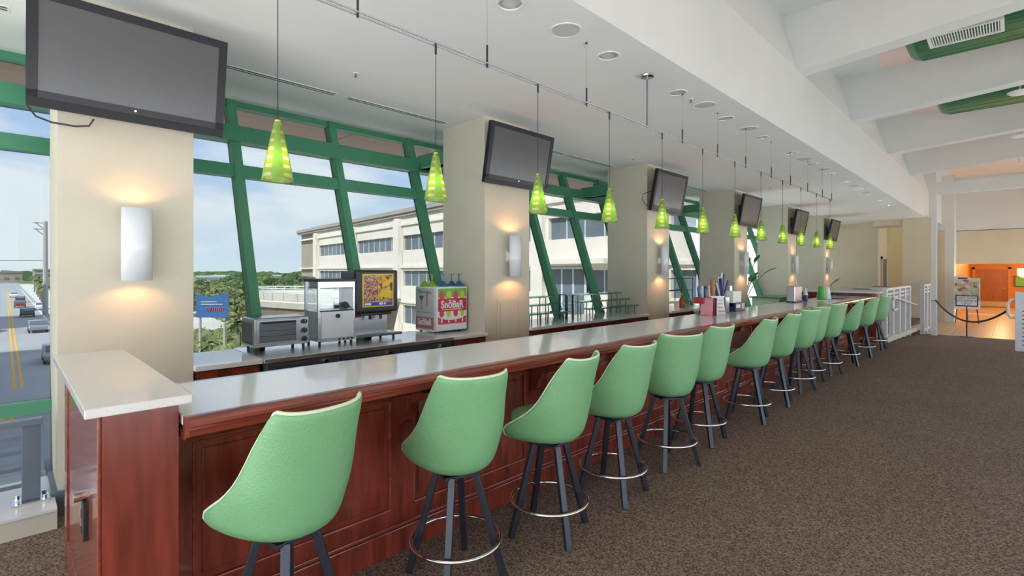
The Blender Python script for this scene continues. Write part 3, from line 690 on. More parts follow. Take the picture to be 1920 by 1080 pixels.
def make_sconce():
    t = thing('wall_sconce', (0, 0, 0))
    n = 32; rows = []
    for z in (-.26, .26): rows.append([(.115+.052*math.cos(2*PI*i/n), .090*math.sin(2*PI*i/n), z) for i in range(n)])
    MB().add(rows[0]+rows[1], [(i, (i+1) % n, n+(i+1) % n, n+i) for i in range(n)]).build('shade', 'sconce_white', t, smooth=180, solid=.005)
    MB().box(0, .012, -.055, .055, -.07, .07).build('backplate', 'white_plastic', t, bevel=.003)
    MB().box(.012, .066, -.035, .035, -.05, .05).build('bracket', 'white_plastic', t)
    MB().cyl((.115, 0, .09), (.115, 0, .17), .016, n=10).build('bulb', 'bulb_warm', t)
    MB().cyl((.115, 0, -.17), (.115, 0, -.09), .016, n=10).build('bulb', 'bulb_warm', t)
    return t
sc0 = make_sconce()
for i, y in enumerate(COLS):
    t = sc0 if i == 0 else copy_tree(sc0)
    t.location = (XC, y+.42, 1.845)
    tag(t, 'white half-cylinder wall sconce glowing on the %s column' % ORD[i], 'wall lamp', 'sconces on the columns')
    for z in (.21, -.21):
        ld = bpy.data.lights.new('sconce_lamp', 'POINT'); ld.energy = 2.0; ld.color = (1, .46, .17); ld.shadow_soft_size = .015
        lo = bpy.data.objects.new('sconce_lamp', ld); COL.objects.link(lo); lo.parent = t; lo.location = (.115, 0, z)

# ------------------------------------------------------------------ back bar
def cabinet(y0, y1, lab, n):
    t = thing('back_bar_cabinet', (-4.95, (y0+y1)/2, 0), lab, 'cabinet', 'mahogany cabinets under the windows')
    MB().box(-5.28, -4.58, y0, y1, 0, .86).build('body', 'dark_wood', t)
    w = (y1-y0)/n
    for k in range(n):
        a = y0+k*w
        dr = MB().box(-4.58, -4.562, a+.01, a+w-.01, .70, .85).build('drawer', 'mahogany', t, bevel=.004)
        MB().cyl((-4.562, a+w/2, .775), (-4.54, a+w/2, .775), .012, n=10).build('knob', 'brushed_steel', dr)
        do = MB().box(-4.58, -4.562, a+.01, a+w-.01, .10, .69).build('door', 'mahogany', t, bevel=.004)
        MB().cyl((-4.562, a+w-.06, .62), (-4.54, a+w-.06, .62), .012, n=10).build('knob', 'brushed_steel', do)
    return t
cabinet(1.06, 1.54, 'dark mahogany cabinet beside the steel cooler, near side', 1)
cabinet(3.60, 4.14, 'mahogany cabinet under the small printed fridge', 1)
cabinet(4.96, 8.01, 'long mahogany cabinet under the glass shelves', 4)
cabinet(8.83, 11.94, 'mahogany cabinet behind the menu holders', 4)
for y0, y1, lab in ((1.05, 1.55, 'short pale grey worktop beside the first column'), (3.59, 4.15, 'pale grey worktop under the printed fridge'), (4.95, 8.02, 'pale grey worktop under the glass shelves'), (8.82, 11.95, 'pale grey worktop behind the menu holders')):
    MB().box(-5.34, -4.54, y0, y1, .862, .902).build('back_worktop', 'sky_sheen_stone', bevel=.003, label=lab, cat='countertop')
ck = thing('undercounter_cooler', (-4.95, 2.57, 0), 'stainless three-door undercounter cooler below the window', 'cooler')
MB().box(-5.30, -4.56, 1.56, 3.58, .08, .865).build('body', 'steel_dark', ck)
MB().box(-5.36, -4.50, 1.552, 3.588, .865, .905).build('steel_top', 'steel_top', ck, bevel=.005)
for k in range(3):
    a = 1.57+k*.67
    d = MB().box(-4.56, -4.52, a+.006, a+.664, .12, .85).build('door', 'steel_dark', ck, bevel=.004)
    MB().box(-4.52, -4.505, a+.03, a+.63, .775, .81).build('handle_recess', 'black_plastic', d)
    MB().cyl((-4.52, a+.52, .815), (-4.495, a+.52, .815), .022, n=14).build('lock', 'chrome', d)
for x in (-5.2, -4.65):
    for y in (1.65, 3.5): MB().cyl((x, y, 0), (x, y, .08), .025, n=10).build('leg', 'black_metal', ck)
ZT = .905
# toaster oven
ov = thing('toaster_oven', (-5.1, 1.95, ZT), 'stainless toaster oven with glass door and three dials', 'oven')
ox0, ox1, oy0, oy1, oz0, oz1 = -5.26, -4.92, 1.60, 2.12, ZT+.04, ZT+.31
MB().box(ox0, ox1, oy0, oy1, oz0, oz1).build('casing', 'brushed_steel', ov, bevel=.018)
MB().box(ox0+.02, ox1-.05, oy0-.003, oy0, oz0+.03, oz1-.04).build('side_panel', 'grey_plastic', ov)
dd = MB().box(ox1, ox1+.012, oy0+.02, oy1-.12, oz0+.02, oz1-.02).build('door_frame', 'brushed_steel', ov, bevel=.004)
MB().box(ox1+.010, ox1+.015, oy0+.045, oy1-.14, oz0+.045, oz1-.05).build('door_glass', 'office_glass', dd)
for z in (oz0+.10, oz0+.15): MB().box(ox1+.0145, ox1+.0165, oy0+.05, oy1-.145, z, z+.006).build('rack_line', 'chrome', dd)
MB().cyl((ox1+.045, oy0+.06, oz1-.04), (ox1+.045, oy1-.155, oz1-.04), .009, n=10).bar((ox1+.01, oy0+.08, oz1-.04), (ox1+.045, oy0+.08, oz1-.04), .012, .012).bar((ox1+.01, oy1-.18, oz1-.04), (ox1+.045, oy1-.18, oz1-.04), .012, .012).build('handle', 'black_plastic', dd)
for k in range(3):
    z = oz1-.05-k*.085; kn = MB().cyl((ox1, oy1-.06, z), (ox1+.028, oy1-.06, z), .024, n=18).build('dial', 'black_plastic', ov)
    MB().box(ox1+.028, ox1+.032, oy1-.064, oy1-.056, z-.022, z+.022).build('dial_mark', 'chrome', kn)
for x in (ox0+.04, ox1-.04):
    for y in (oy0+.05, oy1-.05): MB().cyl((x, y, ZT), (x, y, oz0), .014, n=8).build('foot', 'black_plastic', ov)
# food warmer with glass top half
wm = thing('nacho_warmer', (-5.1, 2.42, ZT), 'tall steel warmer cabinet with glass upper half', 'food warmer')
wx0, wx1, wy0, wy1, wz = -5.24, -4.92, 2.20, 2.60, ZT+.04
MB().box(wx0, wx1, wy0, wy1, wz, wz+.30).build('lower_body', 'brushed_steel', wm)
MB().box(wx1, wx1+.010, wy0+.035, wy1-.02, wz+.03, wz+.30).build('lower_door', 'sconce_white', wm)
MB().cyl((wx1+.01, (wy0+wy1)/2, wz+.25), (wx1+.03, (wy0+wy1)/2, wz+.25), .022, n=16).build('door_knob', 'black_plastic', wm)
MB().box(wx0-.01, wx1+.02, wy0-.01, wy1+.01, wz+.60, wz+.63).build('lid', 'black_plastic', wm, bevel=.004)
for x in (wx0, wx1-.022):
    for y in (wy0, wy1-.022): MB().box(x, x+.022, y, y+.022, wz+.30, wz+.60).build('corner_post', 'brushed_steel', wm)
MB().box(wx1-.004, wx1, wy0+.022, wy1-.022, wz+.31, wz+.54).box(wx0+.02, wx1-.02, wy0+.004, wy0+.008, wz+.31, wz+.54).build('glass', 'clear_glass', wm)
MB().box(wx0+.01, wx1+.002, wy0+.018, wy1-.01, wz+.54, wz+.60).build('heat_hood', 'brushed_steel', wm)
MB().box(wx1, wx1+.012, wy0+.02, wy1-.02, wz+.298, wz+.31).build('door_lip', 'black_plastic', wm)
MB().box(wx1, wx1+.03, wy0+.02, wy1, wz-.005, wz+.03).build('control_strip', 'brushed_steel', wm)
for k in range(4): MB().box(wx1+.03, wx1+.034, wy0+.20+k*.045, wy0+.225+k*.045, wz+.004, wz+.022).build('switch', 'black_plastic', wm)
for x in (wx0+.03, wx1-.03):
    for y in (wy0+.03, wy1-.03): MB().cyl((x, y, ZT), (x, y, wz), .014, n=8).build('foot', 'black_plastic', wm)
# cheese dispenser with lit picture
dp = thing('cheese_dispenser', (-5.1, 2.9, ZT), 'black countertop dispenser with lit snack picture panel', 'dispenser')
px0, px1, py0, py1 = -5.30, -4.98, 2.62, 3.12
MB().box(px0, px1, py0, py1, ZT+.33, ZT+.75).build('upper_housing', 'grey_plastic', dp, bevel=.02)
MB().box(px1-.02, px1+.05, py0-.005, py1+.01, ZT+.30, ZT+.76).build('front_hood', 'black_plastic', dp, bevel=.02)
MB().box(px0, px1-.10, py0+.06, py1-.04, ZT+.06, ZT+.33).build('back_column', 'brushed_steel', dp)
xx = px1+.052
pp = MB().box(xx-.003, xx, py0+.07, py1-.05, ZT+.36, ZT+.72).build('picture_border', 'yellow_print', dp)
ym = (py0+py1)/2+.01
MB().box(xx, xx+.002, py0+.085, ym-.003, ZT+.42, ZT+.705).build('picture_nuts', 'food_nuts', pp)
MB().box(xx, xx+.002, ym+.003, py1-.065, ZT+.42, ZT+.705).build('picture_chips', 'food_chips', pp)
MB().extr([(xx+.002, ym+.02, ZT+.47), (xx+.002, py1-.09, ZT+.45), (xx+.002, py1-.075, ZT+.53), (xx+.002, ym+.04, ZT+.55)], (.001, 0, 0)).extr([(xx+.002, ym+.04, ZT+.57), (xx+.002, py1-.10, ZT+.60), (xx+.002, py1-.08, ZT+.66), (xx+.002, ym+.05, ZT+.62)], (.001, 0, 0)).build('picture_tortilla', 'yellow_print', pp)
MB().box(xx, xx+.002, py0+.085, py1-.065, ZT+.372, ZT+.412).build('picture_strip', 'blue_print', pp)
for a, b_ in ((.095, .115), (.12, .17), (.27, .32), (.33, .35)): MB().box(xx+.002, xx+.003, py0+a, py0+b_, ZT+.381, ZT+.403).build('strip_button', 'white_print', pp)
MB().box(px1-.06, px1+.03, py0+.06, py1-.06, ZT+.265, ZT+.30).build('nozzle_block', 'black_plastic', dp, bevel=.01)
for y in (py0+.2, py0+.33): MB().cyl((px1-.02, y, ZT+.22), (px1-.02, y, ZT+.27), .016, n=10).build('nozzle', 'black_plastic', dp)
MB().box(px1-.10, px1-.097, py0+.065, py0+.135, ZT+.24, ZT+.275).build('name_badge', 'red_box', dp)
MB().box(px0, px1+.04, py0, py1+.03, ZT+.05, ZT+.065).build('drip_tray', 'brushed_steel', dp)
MB().cyl((px1+.04, py0, ZT+.05), (px1+.04, py1+.06, ZT+.05), .016, n=10).build('tray_edge', 'steel_dark', dp)
for x in (px0+.04, px1+.0):
    for y in (py0+.04, py1-.02): MB().cyl((x, y, ZT), (x, y, ZT+.05), .014, n=8).build('foot', 'black_plastic', dp)
# printed fridge
fg = thing('mini_fridge', (-5.07, 3.86, ZT), 'small white countertop fridge printed with ice pops', 'fridge')
fx0, fx1, fy0, fy1, fz0, fz1 = -5.32, -4.88, 3.63, 4.10, ZT-.003+.02, ZT+.56
MB().box(fx0, fx1-.05, fy0, fy1, fz0, fz1).build('cabinet', 'white_plastic', fg, bevel=.008)
fd = MB().box(fx1-.045, fx1, fy0, fy1, fz0+.01, fz1-.005).build('door', 'white_plastic', fg, bevel=.008)
e = fx1+.001
MB().box(fx1-.001, e, fy0+.02, fy1-.015, fz0+.09, fz1-.02).build('print_sheet', 'white_print', fd)
MB().box(e, e+.0005, fy0+.02, fy1-.015, fz1-.13, fz1-.02).build('print_green', 'leaf_print', fd)
zb_ = fz0+.09
MB().extr([(e, fy0+.02, zb_), (e, fy1-.015, zb_), (e, fy1-.015, zb_+.09), (e, fy1-.12, zb_+.055), (e, (fy0+fy1)/2, zb_+.045), (e, fy0+.12, zb_+.055), (e, fy0+.02, zb_+.09)], (.0005, 0, 0)).build('print_red_base', 'pop_red', fd)
for k in range(4):
    y = fy0+.075+k*.107; c = 'pop_red' if k % 2 == 0 else 'pop_green'
    w = .036
    pts = [(e+.001, y+w*math.cos(a)*.95, fz1-.085+w*math.sin(a)) for a in [PI*i/8 for i in range(9)]]+[(e+.001, y-w*.95, fz0+.20), (e+.001, y-.015, fz0+.175), (e+.001, y+.015, fz0+.175), (e+.001, y+w*.95, fz0+.20)]
    MB().extr(pts, (.0008, 0, 0)).build('print_ice_pop', c, fd)
    MB().box(e+.001, e+.002, y-.009, y+.009, fz0+.105, fz0+.175).build('print_stick', 'white_print', fd)
bd = MB().box(e, e+.003, fy0+.02, fy1-.013, fz0+.245, fz0+.40).build('print_band', 'red_print', fd)
text('print_lettering', 'SnōBaR', .125, (e+.0035, (fy0+fy1)/2, fz0+.285), (0, 1, 0), (0, 0, 1), 'white_print', fd, bold=.003, sx=.88)
MB().box(e+.003, e+.004, fy0+.08, fy1-.08, fz0+.262, fz0+.27).build('print_line', 'white_print', fd)
es = fy0-.001
MB().box(fx0+.01, fx1-.055, es, fy0+.0005, fz0+.02, fz1-.02).build('side_sheet', 'grey_print', fg)
MB().box(fx0+.01, fx1-.055, es-.001, es, fz0+.03, fz0+.17).build('side_band', 'pale_red', fg)
text('side_lettering', 'SnōBaR', .105, ((fx0+fx1-.045)/2, es-.0015, fz0+.075), (1, 0, 0), (0, 0, 1), 'white_print', fg, bold=.0025, sx=.85)
text('side_heading', 'This is that.', .062, ((fx0+fx1-.045)/2, es-.001, fz1-.085), (1, 0, 0), (0, 0, 1), 'ink_dark', fg)
gx_ = fx0+.13; gz_ = fz0+.33
MB().extr([(gx_-.05, es, gz_+.10), (gx_+.05, es, gz_+.10), (gx_+.004, es, gz_+.03), (gx_+.004, es, gz_-.05), (gx_+.03, es, gz_-.06), (gx_-.03, es, gz_-.06), (gx_-.004, es, gz_-.05), (gx_-.004, es, gz_+.03)], (0, -.001, 0)).build('side_glass_icon', 'ink_dark', fg)
MB().box(gx_+.10, gx_+.13, es-.001, es, gz_-.02, gz_+.15).box(gx_+.112, gx_+.118, es-.001, es, gz_-.06, gz_-.02).build('side_pop_icon', 'pale_red', fg)
MB().box(fx0+.03, fx1-.08, es-.001, es, fz0+.225, fz0+.23).build('side_line', 'ink_dark', fg)
for x in (fx0+.05, fx1-.09):
    for y in (fy0+.05, fy1-.05): MB().cyl((x, y, ZT-.003), (x, y, fz0), .015, n=8).build('foot', 'black_plastic', fg)
# upside-down margarita glasses on the fridge
def marg(name, x, y, mat, lab):
    t = thing(name, (x, y, fz1), lab, 'glass', 'upturned coloured cocktail glasses on the fridge')
    MB().lathe([(.056, 0), (.053, .02), (.034, .035), (.027, .055), (.008, .068)], 20, c=(x, y, fz1), cap=False).build('bowl', mat, t, smooth=60, solid=.003)
    MB().cyl((x, y, fz1+.065), (x, y, fz1+.150), .0065, n=8).build('stem', mat, t, smooth=40)
    MB().lathe([(.007, .145), (.03, .151), (.045, .153), (.045, .156), (.001, .156)], 20, c=(x, y, fz1), cap=False).build('foot', mat, t, smooth=50)
for x, y, m, lab in ((-5.21, 3.69, 'glass_lime', 'pale lime upturned cocktail glass at the rear left of the fridge'), (-5.07, 3.70, 'glass_lime', 'bright lime upturned cocktail glass, second from left on the fridge'), (-5.02, 3.83, 'glass_blue', 'bright blue upturned cocktail glass in the middle of the fridge'), (-5.06, 4.0, 'glass_teal', 'teal upturned cocktail glass, fourth on the fridge'), (-4.94, 4.02, 'glass_blue', 'blue upturned cocktail glass at the front right of the fridge')): marg('cocktail_glass', x, y, m, lab)
# stepped glass display shelves in the second bay
def shelf_unit(y0, y1, lab):
    t = thing('display_shelf', (-4.98, (y0+y1)/2, .902), lab, 'shelf', 'stepped glass display shelves by the window')
    for k, (x, z) in enumerate(((-4.80, 1.04), (-4.98, 1.145), (-5.16, 1.25))):
        MB().box(x-.085, x+.085, y0, y1, z, z+.022).build('glass_shelf', 'shelf_glass', t)
        for y in (y0+.12, (y0+y1)/2, y1-.12):
            for dx in (-.06, .06): MB().box(x+dx-.006, x+dx+.006, y-.006, y+.006, .902, z).build('shelf_post', 'steel_dark', t)
shelf_unit(4.98, 5.98, 'near stepped glass display shelf in the second window bay')
shelf_unit(6.55, 7.95, 'far stepped glass display shelf in the second window bay')
t = thing('napkin_stand', (-5.0, 6.22, .902), 'small dark metal stand between the glass shelves', 'stand')
for y in (6.13, 6.31): MB().box(-5.05, -5.03, y-.008, y+.008, .902, 1.28).box(-4.93, -4.91, y-.008, y+.008, .902, 1.28).build('leg', 'black_metal', t)
MB().box(-5.06, -4.90, 6.11, 6.33, 1.28, 1.295).build('top', 'steel_dark', t)
for z in (1.0, 1.07, 1.14): MB().box(-5.04, -4.92, 6.13, 6.31, z, z+.008).build('tier', 'shelf_glass', t)
# third bay: wire rack, bottles, tumblers
rk = thing('wire_rack', (-5.05, 9.8, .902), 'dark wire rack against the third window bay', 'rack')
for y in (8.95, 9.75, 10.55):
    for x in (-5.2, -4.95): MB().cyl((x, y, .902), (x, y, 1.52), .008, n=6).build('post', 'black_metal', rk)
for z in (1.0, 1.25, 1.5):
    for x in (-5.2, -5.075, -4.95): MB().cyl((x, 8.95, z), (x, 10.55, z), .006, n=6).build('wire', 'black_metal', rk)
bt = thing('syrup_bottle', (-4.8, 9.75, .902), 'amber bottle on the third back counter', 'bottle')
MB().lathe([(.055, 0), (.058, .02), (.058, .16), (.04, .20), (.018, .23), (.018, .27)], 16, c=(-4.8, 9.75, .902)).build('body', 'amber', bt, smooth=40)
MB().cyl((-4.8, 9.75, 1.172), (-4.8, 9.75, 1.20), .02, n=12).build('cap', 'yellow_print', bt)
for i, (x, y, h_, m) in enumerate(((-4.75, 10.1, .2, 'clear_glass'), (-4.86, 10.3, .2, 'clear_glass'), (-4.72, 9.35, .16, 'white_plastic'), (-4.78, 10.6, .13, 'red_box'), (-4.9, 9.15, .28, 'clear_glass'), (-4.8, 11.1, .14, 'pop_green'))):
    MB().lathe([(.035, 0), (.042, .01), (.046, h_), (.040, h_), (.036, .012), (.001, .012)], 16, c=(x, y, .902), cap=False).build('tumbler', m, smooth=50, label=['tall clear tumbler left of the menu holder', 'clear tumbler behind the menu holder', 'white cup by the third column', 'red cup behind the menus', 'tall clear pitcher by the wire rack', 'lime cup near the fourth column'][i], cat='cup', group='cups on the third back counter')

# ------------------------------------------------------------------ things on the bar top
ZB = 1.073
cd = thing('utensil_caddy', (-2.93, 6.55, ZB), 'red and clear caddy filled with bagged cutlery', 'caddy')
MB().box(-3.0, -2.82, 6.42, 6.70, ZB, ZB+.012).box(-3.0, -2.985, 6.42, 6.70, ZB, ZB+.20).build('stand', 'clear_glass', cd)
MB().box(-3.0, -2.86, 6.42, 6.74, ZB+.155, ZB+.235).build('tray', 'red_box', cd, bevel=.006)
for k in range(8):
    y = 6.44+k*.035; x = -2.94+.03*(k % 3)
    MB().cbox((x, y, ZB+.29), (.02, .026, .14), rx=R(rng.uniform(-12, 12)), ry=R(rng.uniform(-10, 10))).sphere((x, y, ZB+.36), .02, 8, 6, (1, 1, 1.3)).build('cutlery_bag', ['cup_blue', 'grey_print', 'navy', 'white_plastic'][k % 4], cd, smooth=30)
MB().box(-2.96, -2.90, 6.76, 6.92, ZB, ZB+.20).build('condiment_box', 'black_plastic', bevel=.004, label='dark condiment box behind the white menu card', cat='box')
for k in range(3):
    MB().cbox((-2.83, 6.44+k*.055, ZB+.115), (.16, .006, .23), rz=R(4*k), rx=R(-5)).build('menu_card', ['paper_pink', 'red_box', 'navy'][k], label=['pink menu card standing by the caddy', 'red menu card standing by the caddy', 'navy menu card standing by the caddy'][k], cat='menu', group='menu cards on the bar')
mc = MB().cbox((-2.80, 6.72, ZB+.125), (.19, .008, .25), rz=R(58), rx=R(-12)).build('table_card', 'paper', label='white printed table card leaning on the caddy', cat='card')
local(mc)
for k in range(4):
    o = MB().cbox((0, 0, 0), (.13 if k < 3 else .16, .002, .012)).build('print_line', 'grey_print' if k < 3 else 'paper_pink', mc)
    m_ = Matrix.Rotation(R(58), 4, 'Z') @ Matrix.Rotation(R(-12), 4, 'X')
    o.location = Vector((0, 0, .125)) + m_ @ Vector((0, -.0055, .07-.05*k))
tp = thing('beer_tap', (-3.0, 7.02, ZB), 'tan figure beer tap handle on brass taps', 'beer tap')
MB().cyl((-3.0, 7.02, ZB), (-3.0, 7.02, ZB+.10), .022, n=12).cyl((-3.0, 7.02, ZB+.10), (-3.0, 7.02, ZB+.14), .03, n=12).build('column', 'chrome', tp, smooth=30)
MB().tube([(-3.0, 7.02, ZB+.12), (-2.97, 7.02, ZB+.13), (-2.93, 7.02, ZB+.11), (-2.92, 7.02, ZB+.06)], .01, 8).build('spout', 'brass', tp, smooth=True)
MB().lathe([(.010, .14), (.012, .20), (.02, .25), (.036, .30), (.034, .36), (.022, .385), (.03, .41), (.032, .44), (.02, .47), (.001, .478)], 14, c=(-3.0, 7.02, ZB), cap=False).build('handle', 'tap_tan', tp, smooth=60)
cup = thing('steel_tumbler', (-2.87, 7.14, ZB), 'tall steel tumbler between menu card and napkin box', 'cup')
MB().lathe([(.045, 0), (.048, .005), (.056, .215), (.052, .215), (.045, .012), (.001, .012)], 20, c=(-2.87, 7.14, ZB), cap=False).build('body', 'brushed_steel', cup, smooth=50)
st = thing('straw_holder', (-2.99, 7.28, ZB), 'chrome holder bristling with blue and white wrapped straws', 'straw holder')
MB().lathe([(.05, 0), (.05, .22), (.046, .22), (.046, .01)], 16, c=(-2.99, 7.28, ZB), cap=False).build('pot', 'chrome', st, smooth=50)
for k in range(13):
    a = rng.uniform(0, 6.28); r_ = rng.uniform(.0, .03); tx, ty = rng.uniform(-.07, .07), rng.uniform(-.13, .13)
    MB().cyl((-2.99+r_*math.cos(a), 7.28+r_*math.sin(a), ZB+.05), (-2.99+tx, 7.28+ty, ZB+rng.uniform(.40, .56)), .011, .014, n=6).build('straw', ['cup_blue', 'white_plastic', 'paper', 'navy'][k % 4], st)
nb = thing('napkin_box', (-2.92, 7.60, ZB), 'navy napkin holder with white napkins on the bar', 'napkin holder')
MB().box(-2.99, -2.82, 7.38, 7.74, ZB, ZB+.125).build('box', 'navy', nb, bevel=.004)
MB().box(-2.98, -2.85, 7.38, 7.68, ZB+.06, ZB+.29).build('napkins', 'paper', nb, bevel=.01)
MB().box(-2.82, -2.818, 7.40, 7.55, ZB+.05, ZB+.10).build('front_print', 'white_print', nb)
MB().box(-2.82, -2.818, 7.60, 7.71, ZB+.03, ZB+.11).build('side_print', 'grey_print', nb)
MB().cyl((-3.02, 7.68, ZB), (-3.02, 7.68, ZB+.36), .03, n=14).build('shaker_tin', 'brushed_steel', label='slim steel shaker behind the napkin box', cat='shaker', smooth=30)
# far group
nh = thing('napkin_dispenser', (-2.95, 10.6, ZB), 'silver upright napkin dispenser at the far bar', 'napkin holder')
MB().box(-3.02, -2.88, 10.35, 10.80, ZB+.004, ZB+.30).build('body', 'brushed_steel', nh, bevel=.01)
MB().box(-3.03, -2.86, 10.33, 10.82, ZB, ZB+.02).build('base', 'black_plastic', nh)
sb = thing('sanitizer_bottle', (-2.86, 10.95, ZB), 'small blue and clear bottle beside the silver dispenser', 'bottle')
MB().cyl((-2.86, 10.95, ZB), (-2.86, 10.95, ZB+.12), .045, n=14).build('body', 'navy', sb, smooth=30)
MB().lathe([(.045, .12), (.03, .18), (.015, .2), (.015, .25)], 14, c=(-2.86, 10.95, ZB)).build('neck', 'white_plastic', sb, smooth=40)
for i, (x, y, m, h_, lab) in enumerate(((-2.78, 11.75, 'cup_green', .29, 'stack of bright green cups on the far bar'), (-2.74, 11.98, 'white_plastic', .26, 'stack of white cups beside the green cups'))):
    t = thing('cup_stack', (x, y, ZB), lab, 'cup stack', 'cup stacks at the far bar')
    for k in range(4): MB().lathe([(.085-.004*k, .0+.03*k), (.065-.004*k, h_-.1+.03*k), (.001, h_-.1+.03*k)], 18, c=(x, y, ZB), cap=False).build('cup', m, t, smooth=50)
pd = MB().box(-2.9, -2.5, 12.3, 12.7, ZB, ZB+.012).build('bar_mat', 'navy', label='dark bar mat flat on the far countertop', cat='mat')
MB().box(-2.78, -2.44, 11.2, 11.55, ZB, ZB+.01).build('tray', 'white_plastic', label='white tray flat on the far countertop', cat='tray')
cb = thing('service_cabinet', (-4.45, 14.15, 0), 'pale mint service cabinet beyond the bar', 'cabinet')
MB().box(-4.75, -4.1, 13.5, 14.9, 0, .98).build('body', 'mint_box', cb)
MB().box(-4.80, -4.05, 13.45, 14.95, .98, 1.01).build('top', 'green_paint', cb)
MB().box(-4.1, -4.085, 13.55, 14.85, .1, .95).build('door', 'mint_box', cb, bevel=.004)
# far dining tables behind the end wall
for i in range(4):
    x, y = -3.5+.5*(i % 2), 16.0+i*1.5
    t = thing('dining_table', (x, y, 0), 'pale dining table laid beyond the bar, %s from the bar' % ORD[i], 'table', 'dining tables beyond the bar')
    MB().box(x-.5, x+.5, y-.4, y+.4, 1.10, 1.14).build('tabletop', 'solid_surface', t)
    MB().cyl((x, y, .02), (x, y, 1.1), .04, n=10).build('pedestal', 'black_metal', t)
    MB().cyl((x, y, 0), (x, y, .02), .28, n=20).build('foot', 'black_metal', t)
    MB().box(x-.3, x+.1, y-.2, y+.1, 1.14, 1.155).build('menu_folder', ['leaf_print', 'navy', 'pop_green', 'black_plastic'][i], label='flat menu folder on the %s far table' % ORD[i], cat='menu', group='menu folders on the far tables')
# plants
def leaf_plant(x, y, lab, seed, z0=0, sc=1.0, mat='plant_green'):
    r = random.Random(seed); t = thing('potted_plant', (x, y, z0), lab, 'plant')
    MB().lathe([(.14*sc, 0), (.19*sc, .3*sc), (.17*sc, .3*sc), (.16*sc, .27*sc), (.001, .27*sc)], 18, c=(x, y, z0), cap=False).build('pot', 'concrete', t, smooth=40)
    for k in range(9):
        a = r.uniform(0, 6.28); h_ = r.uniform(.75, 1.5)*sc; out = r.uniform(.15, .55)*sc
        p0 = Vector((x, y, z0+.27*sc)); p2 = Vector((x+out*math.cos(a), y+out*math.sin(a), z0+.27*sc+h_))
        p1 = Vector((x+.2*out*math.cos(a), y+.2*out*math.sin(a), z0+.27*sc+h_*.65))
        st_ = [p0.lerp(p1, q/5).lerp(p1.lerp(p2, q/5), q/5) for q in range(6)]
        s_ = MB().tube(st_, .008, 5).build('stem', mat, t)
        d = (p2-p1).normalized(); L_ = r.uniform(.35, .5)*sc; side = d.cross(Vector((0, 0, 1))).normalized(); rows = []
        for q in range(7):
            f = q/6; c = p2+d*(L_*f)-Vector((0, 0, .28*L_*f*f)); w = .085*sc*math.sin(PI*min(.98, .12+f*.88))
            rows.append([c-side*w+Vector((0, 0, .02)), c, c+side*w+Vector((0, 0, .02))])
        MB().grid(rows).build('leaf', mat, s_, smooth=True, solid=.003)
leaf_plant(-5.0, 13.7, 'broad leafed potted plant in the fourth window bay', 4, z0=.45, sc=.85)
leaf_plant(-5.0, 21.4, 'dark potted plant past the last column', 9, z0=.3, sc=.7)

# ------------------------------------------------------------------ guard rail by the left window
gd = thing('guard_rail', (-4.6, -1.5, .135), 'grey metal guard rail on the curb by the left window', 'railing')
for y in (.12, -1.3, -2.8): 
    p = MB().box(-4.62, -4.58, y-.045, y+.045, .147, .64).build('post', 'grey_rail', gd, bevel=.003)
    MB().box(-4.67, -4.53, y-.09, y+.09, .135, .147).build('base_plate', 'chrome', p)
    for dx in (-.05, .05):
        for dy in (-.065, .065): MB().cyl((-4.6+dx, y+dy, .147), (-4.6+dx, y+dy, .172), .012, n=6).build('bolt', 'chrome', p)
MB().box(-4.64, -4.56, -3.6, .175, .64, .68).build('top_rail', 'grey_rail', gd, bevel=.004)
for z in (.25, .36, .47, .56): MB().box(-4.61, -4.59, -3.6, .10, z-.011, z+.011).build('rail', 'grey_rail', gd)

# ------------------------------------------------------------------ white railings, rope, signs at the ramp
def zr(y): return 0 if y < 14.2 else max(-.3, -.3*(y-14.2)/6.1)
def rail_panel(x, y0, y1, lab, n, zt=1.22):
    t = thing('ramp_railing', (x, (y0+y1)/2, zr(y1)), lab, 'railing', 'white slatted railings along the ramp')
    za, zb2 = zr(y0), zr(y1)
    MB().bar((x, y0, zt), (x, y1, zt), .10, .05).build('top_rail', 'white_metal', t)
    MB().bar((x, y0, zt-.12), (x, y1, zt-.12), .05, .04).bar((x, y0, zt-.22), (x, y1, zt-.22), .05, .04).build('upper_rail', 'white_metal', t)
    MB().bar((x, y0, za+.10), (x, y1, zb2+.10), .06, .06).build('bottom_rail', 'white_metal', t)
    for k in range(n+1):
        y = y0+(y1-y0)*k/n
        MB().box(x-.05, x+.05, y-.08, y+.08, zr(y), zt).build('slat', 'white_metal', t)
        if k == 0:
            for q in range(8): MB().box(x+.05, x+.054, y-.05, y-.03, za+.1+.1*q, za+.12+.1*q).build('slat_hole', 'ink_dark', t)
    return t
rail_panel(-2.17, 14.75, 18.6, 'nearer white slatted railing along the ramp', 4)
rail_panel(-1.98, 19.9, 23.2, 'farther white slatted railing by the portal post', 4)
MB().extr([(-2.28, 14.6, -.02), (-2.28, 24, -.3), (-2.28, 24, -.18), (-2.28, 14.6, .10)], (.20, 0, 0)).build('trim_3', 'cream', kind='structure')
hr = thing('handrail', (-2.02, 17, 0), 'white tubular handrail looping along the ramp railing', 'handrail')
MB().tube([(-2.05, 15.7, .72), (-2.05, 15.2, .70), (-2.05, 15.0, .78), (-2.05, 15.0, .92), (-2.05, 15.25, 1.0), (-2.05, 15.7, .98), (-2.05, 19.2, .65)], .022, 8).build('tube', 'white_metal', hr, smooth=True)
rp = thing('ramp_post', (-.0, 14.6, 0), 'white metal railing post at the right edge of the ramp', 'railing')
MB().box(.025, .20, 15.2, 15.30, zr(15.2), 1.22).build('post', 'white_metal', rp, bevel=.006)
MB().box(.2, 1.2, 15.2, 15.27, 1.14, 1.22).build('top_rail', 'white_metal', rp)
